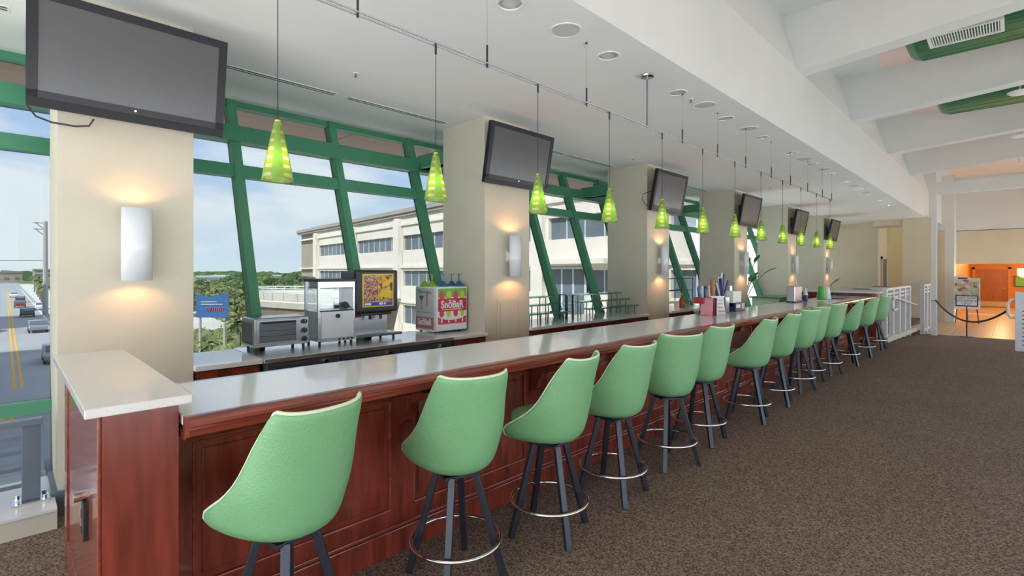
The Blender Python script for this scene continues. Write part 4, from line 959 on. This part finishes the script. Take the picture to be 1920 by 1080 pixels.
MB().box(.2, 1.2, 15.2, 15.27, .10, .16).build('bottom_rail', 'white_metal', rp)
for q in range(9): MB().box(.13, .16, 15.194, 15.20, .08+q*.09, .10+q*.09).build('slat_hole', 'ink_dark', rp)
MB().tube([(.04, 15.24, .66), (-.04, 15.24, .66), (-.085, 15.24, .74), (-.085, 15.24, .96), (-.04, 15.24, 1.05), (.04, 15.24, 1.05)], .028, 8).build('loop_end', 'white_metal', rp, smooth=True)
ro = thing('barrier_rope', (-.9, 18.0, .2), 'black barrier rope sagging across the lobby entrance', 'rope')
A, B_ = Vector((-2.02, 22.0, .48)), Vector((-.10, 15.24, .80)); pts = []
A = Vector((-1.64, 19.5, .80)); 
for q in range(21):
    f = q/20; p = A.lerp(B_, f); p.z -= .42*4*f*(1-f); pts.append(p)
MB().tube(pts, .022, 8).build('rope', 'rope_black', ro, smooth=True)
MB().cyl(pts[0]-Vector((.1, 0, -.02)), pts[0], .03, n=10).build('hook', 'chrome', ro)
sg = thing('sign_stand', (-.85, 18.2, zr(18.2)), 'black sign stand with framed white entrance notice', 'sign')
sx, sy_ = -.97, 19.9
sg.location = (sx, sy_, zr(sy_)); ORG[sg.name] = Vector(sg.location)
zg = zr(sy_)
MB().cyl((sx, sy_, zg+.02), (sx, sy_, .64), .018, n=10).build('pole', 'black_metal', sg)
MB().cyl((sx, sy_, zg), (sx, sy_, zg+.02), .16, n=24).build('base', 'black_metal', sg)
MB().box(sx-.25, sx+.25, sy_-.02, sy_+.02, .62, .95).build('frame', 'black_metal', sg, bevel=.004)
MB().box(sx-.22, sx+.22, sy_-.024, sy_-.02, .66, .92).build('notice', 'paper', sg)
for k, w in enumerate(('GIFT SHOP', 'ENTRANCE', 'ONLY')): text('notice_lettering', w, .085, (sx, sy_-.026, .84-.08*k), (1, 0, 0), (0, 0, 1), 'ink_dark', sg)
es_ = thing('poster_easel', (-1.15, 21.5, -.3), 'easel poster with food picture behind the entrance notice', 'poster')
ex, ey = -1.24, 25.5
es_.location = (ex, ey, -.3); ORG[es_.name] = Vector(es_.location)
MB().extr([(ex-.36, ey, .24), (ex+.37, ey, .24), (ex+.37, ey, 1.36), (ex+.22, ey, 1.38), (ex, ey, 1.43), (ex-.22, ey, 1.50), (ex-.36, ey, 1.46)], (0, .03, 0)).build('board', 'paper', es_)
MB().box(ex-.34, ex+.35, ey-.004, ey, .55, 1.34).build('picture', 'poster_food', es_)
MB().box(ex+.14, ex+.37, ey-.006, ey-.002, 1.28, 1.40).build('corner_tag', 'mint_box', es_)
MB().box(ex-.25, ex+.02, ey-.006, ey-.002, 1.36, 1.42).build('headline', 'ink_dark', es_)
for dx in (-.33, .33): MB().bar((ex+dx, ey+.05, -.3), (ex+dx*.6, ey+.03, 1.1), .03, .03, up=(0, 1, 0)).build('leg', 'black_metal', es_)
MB().bar((ex, ey+.5, -.3), (ex, ey+.04, 1.1), .03, .03, up=(1, 0, 0)).build('leg', 'black_metal', es_)
# lobby things
ch = thing('chandelier', (.55, 35, 1.5), 'glowing tiered lobby chandelier', 'chandelier')
MB().lathe([(.25, 0), (.42, .10), (.42, .40), (.40, .45)], 20, c=(.55, 35, 1.35)).build('shade', 'chandelier_glass', ch, smooth=40)
MB().cyl((.55, 35, 1.8), (.55, 35, 2.28), .02, n=8).build('stem', 'brass', ch)
pc = thing('wall_screen', (.42, 37.9, .95), 'green picture screen on the lobby wall', 'screen')
MB().box(.05, .85, 37.92, 37.98, .85, 1.42).build('frame', 'black_plastic', pc)
MB().box(.08, .82, 37.91, 37.92, .88, 1.39).build('image', 'leaf_print', pc)
MB().box(.40, .50, 37.905, 37.91, 1.0, 1.3).build('image_figure', 'yellow_print', pc)
ds = thing('reception_desk', (1.6, 34, -.3), 'pale reception desk at the right of the lobby', 'desk')
MB().box(.75, 3.5, 33.5, 34.4, -.3, .75).build('body', 'white_paint', ds); MB().box(.65, 3.6, 33.4, 34.5, .75, .82).build('top', 'white_plastic', ds)
for i, (x, y, e_) in enumerate(((-.6, 29.5, 30), (1.5, 31.5, 35), (-.4, 34.5, 40), (2, 36, 35))):
    t = thing('lobby_downlight', (x, y, 2.27), 'warm recessed lobby light, %s from the opening' % ORD[i], 'ceiling light', 'warm lobby downlights')
    MB().cyl((x, y, 2.262), (x, y, 2.28), .14, n=20).build('lens', 'chandelier_glass', t)
    ld = bpy.data.lights.new('lobby_lamp', 'POINT'); ld.energy = e_; ld.color = (1, .62, .28); ld.shadow_soft_size = .12
    lo = bpy.data.objects.new('lobby_lamp', ld); COL.objects.link(lo); lo.parent = t; lo.location = (0, 0, -.12)

# ------------------------------------------------------------------ outside
GZ = -6.0
S(MB().box(-1500, 400, -1500, 1500, GZ-.6, GZ-.05), 'ground', 'lawn', label='open ground to the horizon')
S(MB().box(-900, -12, -7.5, 5.6, GZ-.1, GZ), 'road', 'asphalt', label='wide grey street running away from the windows')
S(MB().box(-26, -7, -300, 300, GZ-.1, GZ+.003), 'road_cross', 'pavement', label='cross street below the windows')
S(MB().box(-420, -26, 5.6, 12.5, GZ-.1, GZ+.12), 'pavement', 'pavement', label='pale pavement beside the street')
S(MB().box(-125, -26, 12.5, 60, GZ-.1, GZ+.02), 'parking_lot', 'pavement', label='pale car park by the office building')
mk = thing('road_markings', (-60, 0, GZ), label='street lane paint', kind='structure')
for y in (.42, .78): MB().box(-300, -46, y-.09, y+.09, GZ, GZ+.012).build('yellow_line', 'paint_yellow', mk)
for y in (.2, .55): MB().extr([(-24, y-3.0, GZ), (-40, y+.2, GZ), (-40, y+.4, GZ), (-24, y-2.75, GZ)], (0, 0, .015)).build('yellow_line', 'paint_yellow', mk)
MB().box(-300, -30, 4.55, 4.75, GZ, GZ+.012).build('edge_line', 'paint_white', mk)
for k in range(14): MB().box(-150+8*k, -147+8*k, -3.2, -3.0, GZ, GZ+.012).build('lane_dash', 'paint_white', mk)
MB().box(-36, -33, 2.3, 2.7, GZ, GZ+.012).extr([(-36, 1.9, GZ), (-38, 2.5, GZ), (-36, 3.1, GZ)], (0, 0, .012)).build('arrow', 'paint_white', mk)
def make_car(x, y, mat, lab, rz=0):
    t = thing('car', (x, y, GZ), lab, 'car', 'cars on the street'); local(t); t.rotation_euler.z = rz
    pr = [(-2.2, .35), (-2.25, .75), (-2.05, .95), (-1.2, 1.0), (-.6, 1.45), (.7, 1.48), (1.5, 1.0), (2.15, .92), (2.25, .6), (2.2, .35)]
    MB().extr([(a, -.88, z) for a, z in pr], (0, 1.76, 0)).build('body', mat, t, bevel=.08)
    MB().extr([(a, -.90, z) for a, z in [(-1.0, 1.02), (-.58, 1.38), (.66, 1.40), (1.25, 1.02)]], (0, 1.80, 0)).build('side_glass', 'office_glass', t)
    MB().extr([(-1.17, -.75, 1.03), (-.64, -.7, 1.41), (-.64, .7, 1.41), (-1.17, .75, 1.03)], (-.03, 0, .03)).build('windscreen', 'office_glass', t)
    for a in (-1.4, 1.4):
        for b_ in (-.9, .72): MB().cyl((a, b_, .32), (a, b_+.18, .32), .32, n=14).build('wheel', 'tyre', t)
for i, (x, y, m, lab, rz) in enumerate(((-88, 2.9, 'car_silver', 'silver car in the near lane of the street', PI), (-92, -2.0, 'car_dark', 'dark car crossing the shaded street', 0), (-118, 2.6, 'car_dark', 'dark car heading away along the street', PI), (-150, 2.2, 'car_red', 'red car far down the street', PI), (-175, 2.6, 'car_dark', 'black car far down the street', PI), (-138, 5.0, 'car_white', 'white car parked by the far kerb', PI), (-128, 15, 'car_silver', 'silver car in the far car park', 1.2), (-135, 19, 'car_dark', 'dark car in the far car park', 1.2), (-58, 3.1, 'car_silver', 'grey car nearer on the street', PI), (-210, 1.8, 'car_white', 'white car at the end of the street', PI))): make_car(x, y, m, lab, rz)

# office building: facade frame
P0 = Vector((-98, 40.2, 0)); E_ = Vector((52.7, -5.5, 0)).normalized(); Nn = Vector((E_.y, -E_.x, 0))
if Nn.y > 0: Nn = -Nn
ob = thing('office_building', (-60, 45, GZ), 'long cream office building with ribbon windows across the street', 'building')
def FP(s_, o, z): p = P0+E_*s_+Nn*o; return (p.x, p.y, z)
def fbox(b, s0, s1, o0, o1, z0, z1):
    return b.hexa([FP(s0, o0, z0), FP(s1, o0, z0), FP(s1, o1, z0), FP(s0, o1, z0), FP(s0, o0, z1), FP(s1, o0, z1), FP(s1, o1, z1), FP(s0, o1, z1)])
SE = 86
fbox(MB(), 9.6, SE, -26, -.5, GZ, 9.0).build('main_wall', 'stucco', ob)
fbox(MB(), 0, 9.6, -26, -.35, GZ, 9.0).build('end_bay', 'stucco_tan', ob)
ROWS = [(4.35, 6.2), (-.15, 1.75), (-4.9, -2.6)]
for (za, zb3) in ((6.2, 9.0), (1.75, 4.35), (-2.6, -.15), (GZ, -4.9)): fbox(MB(), 9.6, SE, -.5, 0, za, zb3).build('spandrel', 'stucco', ob)
b = MB(); fbox(b, -.35, SE, -26.3, .55, 9.0, 9.5); fbox(b, -.2, SE, -26, .35, 8.65, 9.0); b.build('cornice', 'cornice_grey', ob)
for z in (7.45, 2.1, -2.3): fbox(MB(), -.05, SE, -.5, .22, z, z+.28).build('string_course', 'stucco', ob)
PIL = [10.2, 27.2, 42.0, 57.0, 69.0, 81.0]
for s_ in PIL:
    q = fbox(MB(), s_-.75, s_+.75, -.2, .5, GZ, 8.1).build('pilaster', 'stucco', ob)
    c = MB(); c.extr([FP(s_+.75*math.cos(a), .5, 8.1+.35*math.sin(a)) for a in [PI*i/8 for i in range(9)]], -Nn*.7); c.build('pilaster_cap', 'stucco', q)
for i in range(len(PIL)):
    a = PIL[i]+.9; e2 = (PIL[i+1]-.9) if i+1 < len(PIL) else SE-.3
    if i == 0: a = PIL[0]+1.0
    for (za, zb3) in ROWS:
        w = thing('window_band', (0, 0, 0)); w.parent = ob; local(w); w.location = -ob.location; 
        n = max(2, int((e2-a)/1.75)); ww = (e2-a)/n
        for k in range(n):
            pb = fbox(MB(), a+k*ww+.06, a+(k+1)*ww-.06, -.42, -.36, za, zb3).build('window_pane', 'office_glass', w)
        b = MB()
        for k in range(n+1): fbox(b, a+k*ww-.04, a+k*ww+.04, -.45, -.30, za, zb3)
        b.build('window_frame', 'white_metal', w)
    if i < len(PIL): pass
for i in range(len(PIL)-1):  # wall between window groups and pilasters
    pass
for s_ in PIL: 
    fbox(MB(), s_-.95, s_+1.05, -.5, 0, GZ, 7.5).build('pier', 'stucco', ob)
# entrance with glass doors nearer to us
en = fbox(MB(), 70.4, 77.5, 0, 1.6, 2.25, 2.62).build('entrance_canopy', 'stucco', ob)
for k in range(3): fbox(MB(), 70.6+k*1.3, 71.75+k*1.3, .02, .10, -1.8, 1.85).build('entrance_door', 'office_glass', en)
b = MB()
for k in range(4): fbox(b, 70.5+k*1.3-.07, 70.5+k*1.3+.07, .02, .16, -1.8, 1.95)
fbox(b, 70.4, 74.5, .02, .16, 1.85, 2.0); b.build('entrance_frame', 'white_metal', en)
# terrace shaped like a ship's bow
hb = thing('ship_bow_terrace', (-30, 22, GZ), 'cream terrace shaped like a ship bow with railing', 'terrace')
def bow(z, k, n=24):
    # plan: pointed bow towards the left of the view
    c = Vector((-36.5, 20.6)); ax = Vector((-.918, -.397)).normalized(); ay = Vector((-ax.y, ax.x)); o = []
    for i in range(n+1):
        t = -1+2*i/n; f = 1-abs(t)**2.2
        p = c+ax*(k*12.6*f)+ay*(k*4.2*t); o.append((p.x, p.y, z))
    return o
rows = [bow(GZ, .62), bow(-4.2, .70), bow(-2.6, .84), bow(-1.25, .97)]
MB().grid(rows).build('hull_lower', 'hull_tan', hb, smooth=50)
rows = [bow(-1.25, 1.0), bow(-.78, 1.03), bow(-.70, 1.0)]
MB().grid(rows).build('hull_band', 'hull_white', hb, smooth=50)
dk = bow(-.80, .98); MB().add(dk, [tuple(range(len(dk)))]).build('deck', 'hull_white', hb)
MB().grid([bow(-.72, .97), bow(-.05, .99)]).build('parapet', 'hull_white', hb, smooth=50)
for p in bow(.30, 1.0, 24): MB().cyl((p[0], p[1], -.72), p, .035, n=6).build('rail_post', 'white_metal', hb)
for z in (.05, .30): MB().tube(bow(z, 1.0, 24), .04, 6).build('rail', 'white_metal', hb)
# blue street sign
sn = thing('street_sign', (-45.1, 11.6, GZ), 'blue wavy topped street sign among the palms', 'sign')
SP = lambda a, z, o=0: (-45.1+a*.53+o*.7, 11.6+a*.53-o*.7, z)
top = [(-1.7+3.4*i/16, .05+.14*math.sin(i/16*6.0+2.2)) for i in range(17)]
MB().extr([SP(-1.7, -2.0), SP(1.7, -2.0)]+[SP(a, z-.55+.3) for a, z in reversed(top)], (.12, -.06, 0)).build('panel', 'sign_blue', sn)
for k, (a0, a1) in enumerate(((-1.1, .6), (-1.1, 1.2))): MB().extr([SP(a0, -.78-.2*k, .16), SP(a1, -.78-.2*k, .16), SP(a1, -.72-.2*k, .16), SP(a0, -.72-.2*k, .16)], (.01, 0, 0)).build('text_line', 'white_metal', sn)
for k in range(9):
    a = -.6+k*.22; MB().extr([SP(a, -1.5, .16), SP(a+.07, -1.5, .16), SP(a+.15, -1.22, .16), SP(a+.06, -1.22, .16)], (.02, 0, 0)).build('letter_stroke', 'sign_red', sn)
for a in (-1.3, 1.3): MB().cyl(SP(a, GZ), SP(a, -1.9), .1, n=8).build('post', 'concrete', sn)
# utility pole
up = thing('utility_pole', (-120, 4.95, GZ), 'concrete utility pole with brackets by the street', 'pole')
MB().cyl((-120, 4.95, GZ), (-120, 4.95, 10.4), .42, .30, n=10).build('shaft', 'concrete', up, smooth=30)
for z in (9.0, 10.1): MB().bar((-120, 4.9, z-1.2), (-120, 3.7, z), .16, .16, up=(1, 0, 0)).bar((-120, 5.0, z), (-120, 3.4, z), .16, .16).build('bracket', 'concrete', up)
MB().tube([(-120, 4.9, 3.6), (-122, -8, 3.3), (-124, -30, 3.6)], .05, 5).build('wire', 'black_plastic', up)
# far buildings at the end of the street
for i, (x, y, w, d, h_, m) in enumerate(((-420, 34, 44, 30, 8.5, 'stucco_tan'), (-330, 17, 14, 18, 6.5, 'cornice_grey'), (-480, -12, 40, 20, 7, 'stucco_tan'), (-260, 70, 26, 20, 5.0, 'stucco'), (-300, 95, 30, 15, 5.0, 'hull_white'))):
    t = thing('distant_building', (x, y, GZ), ['long tan building at the end of the street', 'grey low building at the end of the street', 'tan building behind the street trees', 'pale low roof among the trees', 'cream low building in the woods'][i], 'building', 'buildings far beyond the street')
    MB().box(x-d/2, x+d/2, y-w/2, y+w/2, GZ, GZ+h_).build('wall', m, t)
    MB().box(x-d/2-.6, x+d/2+.6, y-w/2-.6, y+w/2+.6, GZ+h_, GZ+h_+.7).build('roof', 'cornice_grey' if i < 3 else 'white_metal', t)
    for k in range(int(w/5)):
        for z in ((2, 6) if h_ > 7 else (2,)): MB().box(x+d/2, x+d/2+.1, y-w/2+1.5+5*k, y-w/2+4+5*k, GZ+z, GZ+z+1.8).build('window_pane', 'office_glass', t)
# two tall blocks across the street, out of view, whose shade falls on the street
for i, (x0, x1) in enumerate(((-58, -20), (-112, -90))):
    t = thing('street_building', ((x0+x1)/2, -28, GZ), ['pale building across the street, near block', 'pale building across the street, far block'][i], 'building')
    MB().box(x0, x1, -34, -12, GZ, GZ+22).build('wall', 'stucco_tan', t)
    MB().box(x0-.5, x1+.5, -34.5, -11.5, GZ+22, GZ+23).build('cornice', 'cornice_grey', t)

# vegetation
def blob(b, c, r, seed, sub=2, sq=.85, leaves=0, lsize=.2):
    rr = random.Random(seed); bm = bmesh.new(); bmesh.ops.create_icosphere(bm, subdivisions=sub, radius=1)
    ph = [rr.uniform(0, 6.28) for _ in range(6)]
    vs = []
    for v in bm.verts:
        p = v.co; k = 1+.16*math.sin(5*p.x+ph[0])*math.sin(5*p.y+ph[1])+.12*math.sin(9*p.z+ph[2]+4*p.x)+rr.uniform(-.13, .13)
        vs.append((c[0]+p.x*k*r, c[1]+p.y*k*r, c[2]+p.z*k*r*sq))
    b.add(vs, [tuple(v.index for v in f.verts) for f in bm.faces]); bm.free()
    for _ in range(leaves):
        d = Vector((rr.gauss(0, 1), rr.gauss(0, 1), rr.gauss(.2, 1))).normalized(); q = r*rr.uniform(.85, 1.22); p = Vector((c[0]+d.x*q, c[1]+d.y*q, c[2]+d.z*q*sq))
        e = Vector((rr.gauss(0, 1), rr.gauss(0, 1), rr.gauss(0, 1))).normalized()*lsize; f2 = e.orthogonal().normalized()*lsize*.7
        b.add([p-e, p+f2, p+e, p-f2], [(0, 1, 2, 3)])
def tree(x, y, h_, w, mat, lab, seed, group=None):
    r = random.Random(seed); t = thing('tree', (x, y, GZ), lab, 'tree', group)
    MB().cyl((x, y, GZ), (x, y, GZ+h_*.6), .25, .15, n=7).build('trunk', 'trunk', t)
    b = MB()
    for k in range(9):
        a = r.uniform(0, 6.28); q = r.uniform(.1, .6)*w
        blob(b, (x+q*math.cos(a), y+q*math.sin(a), GZ+h_*r.uniform(.5, .88)), w*r.uniform(.3, .5), seed*20+k, 3, leaves=420, lsize=.16)
    b.build('crown', mat, t)
TR = [(-52, 21, 5.4, 3.6, 'foliage_pale', 'pale tree standing left of the ship bow terrace'), (-59, 27, 6.0, 3.8, 'foliage', 'green tree behind the ship bow terrace'), (-70, 28.5, 6.4, 4.0, 'foliage_dark', 'dark tree by the corner of the office building'), (-69, 20.0, 5.2, 3.6, 'foliage_pale', 'pale round tree above the blue sign'), (-80, 24, 5.2, 5.0, 'foliage', 'wide green tree beyond the blue sign'), (-95, 33, 6.2, 4.6, 'foliage', 'green tree near the office end wall'), (-100, 20, 5.0, 5.2, 'foliage_pale', 'low pale tree in the car park'), (-118, 36, 6.4, 5.6, 'foliage_dark', 'dark tree beyond the car park')]
for i, (x, y, h_, w, m, lab) in enumerate(TR): tree(x, y, h_, w, m, lab, 30+i, 'trees beyond the office car park')
b = MB()
for k in range(300):
    x = -rng.uniform(135, 520); f = rng.uniform(.10, .62); y = -x*f
    if y < 24 or any(abs(x-bx_) < 30 and abs(y-by_) < 36 for bx_, by_ in ((-420, 34), (-330, 17), (-260, 70), (-300, 95))): continue
    r_ = rng.uniform(4, 8)*(1+abs(x)/600); blob(b, (x, y, GZ+rng.uniform(.2, 1.2)), r_*.8, k, 2, .5, leaves=160, lsize=.55)
b.build('tree_canopy', 'foliage', kind='stuff', label='wooded land stretching to the horizon', cat='trees')
b = MB()
for k in range(130):
    x = -rng.uniform(560, 900); y = rng.uniform(-.12, .75)*-x; blob(b, (x, y, GZ), rng.uniform(12, 20), 900+k, 2, .42)
b.build('far_tree_line', 'foliage_dark', kind='stuff', label='hazy tree line on the horizon', cat='trees')
b = MB()
for k in range(70):
    x = -rng.uniform(34, 58); y = rng.uniform(12.8, 19)
    if y > 15.5-.43*(x+49)*-1 and x > -50: y = 13.2
    blob(b, (x, y, GZ+rng.uniform(.3, 1.3)), rng.uniform(.7, 1.4), 2000+k, 2, .8, leaves=200, lsize=.09)
b.build('shrubs', 'foliage_pale', kind='stuff', label='clipped shrubs along the pavement', cat='shrubs')
def make_palm():
    t = thing('palm_tree', (0, 0, 0)); r = random.Random(3)
    MB().tube([(0, 0, 0), (.1, 0, 1.5), (.05, .1, 3.2), (0, 0, 4.4)], [.2, .17, .15, .16], 8).build('trunk', 'trunk', t, smooth=True)
    for k in range(22):
        a = k*2.399; el = r.uniform(-.35, 1.1); L_ = r.uniform(1.3, 1.8); d = Vector((math.cos(a)*math.cos(el), math.sin(a)*math.cos(el), math.sin(el))); side = d.cross(Vector((0, 0, 1))).normalized(); rows = []
        for q in range(7):
            f = q/6; c = Vector((0, 0, 4.4))+d*(L_*f)-Vector((0, 0, .9*f*f)); w = .22*math.sin(PI*(.08+.9*f))
            rows.append([c-side*w-Vector((0, 0, w*.7)), c, c+side*w-Vector((0, 0, w*.7))])
        MB().grid(rows).build('frond', 'foliage_pale' if k % 3 else 'foliage', t, solid=.01)
    return t
pl0 = make_palm()
PL = [(-41.5, 12.4, .85), (-47.5, 15.5, .8), (-39.5, 9.9, .6), (-165, 6.2, 1.15), (-185, 6.6, 1.2), (-205, 6.9, 1.2), (-228, 7.3, 1.25), (-255, 7.6, 1.3), (-150, 6.1, 1.0)]
PLL = ['palm tree right beside the blue sign', 'palm tree behind the blue sign', 'small palm below the blue sign', 'street palm nearest the utility pole', 'second street palm past the pole', 'third street palm past the pole', 'fourth street palm past the pole', 'farthest palm tree down the street', 'short street palm by the parked cars']
for i, (x, y, sc) in enumerate(PL):
    p = pl0 if i == 0 else copy_tree(pl0)
    p.location = (x, y, GZ); p.scale = (sc, sc, sc); p.rotation_euler.z = i*1.3
    tag(p, PLL[i], 'palm tree', 'palm trees along the street')
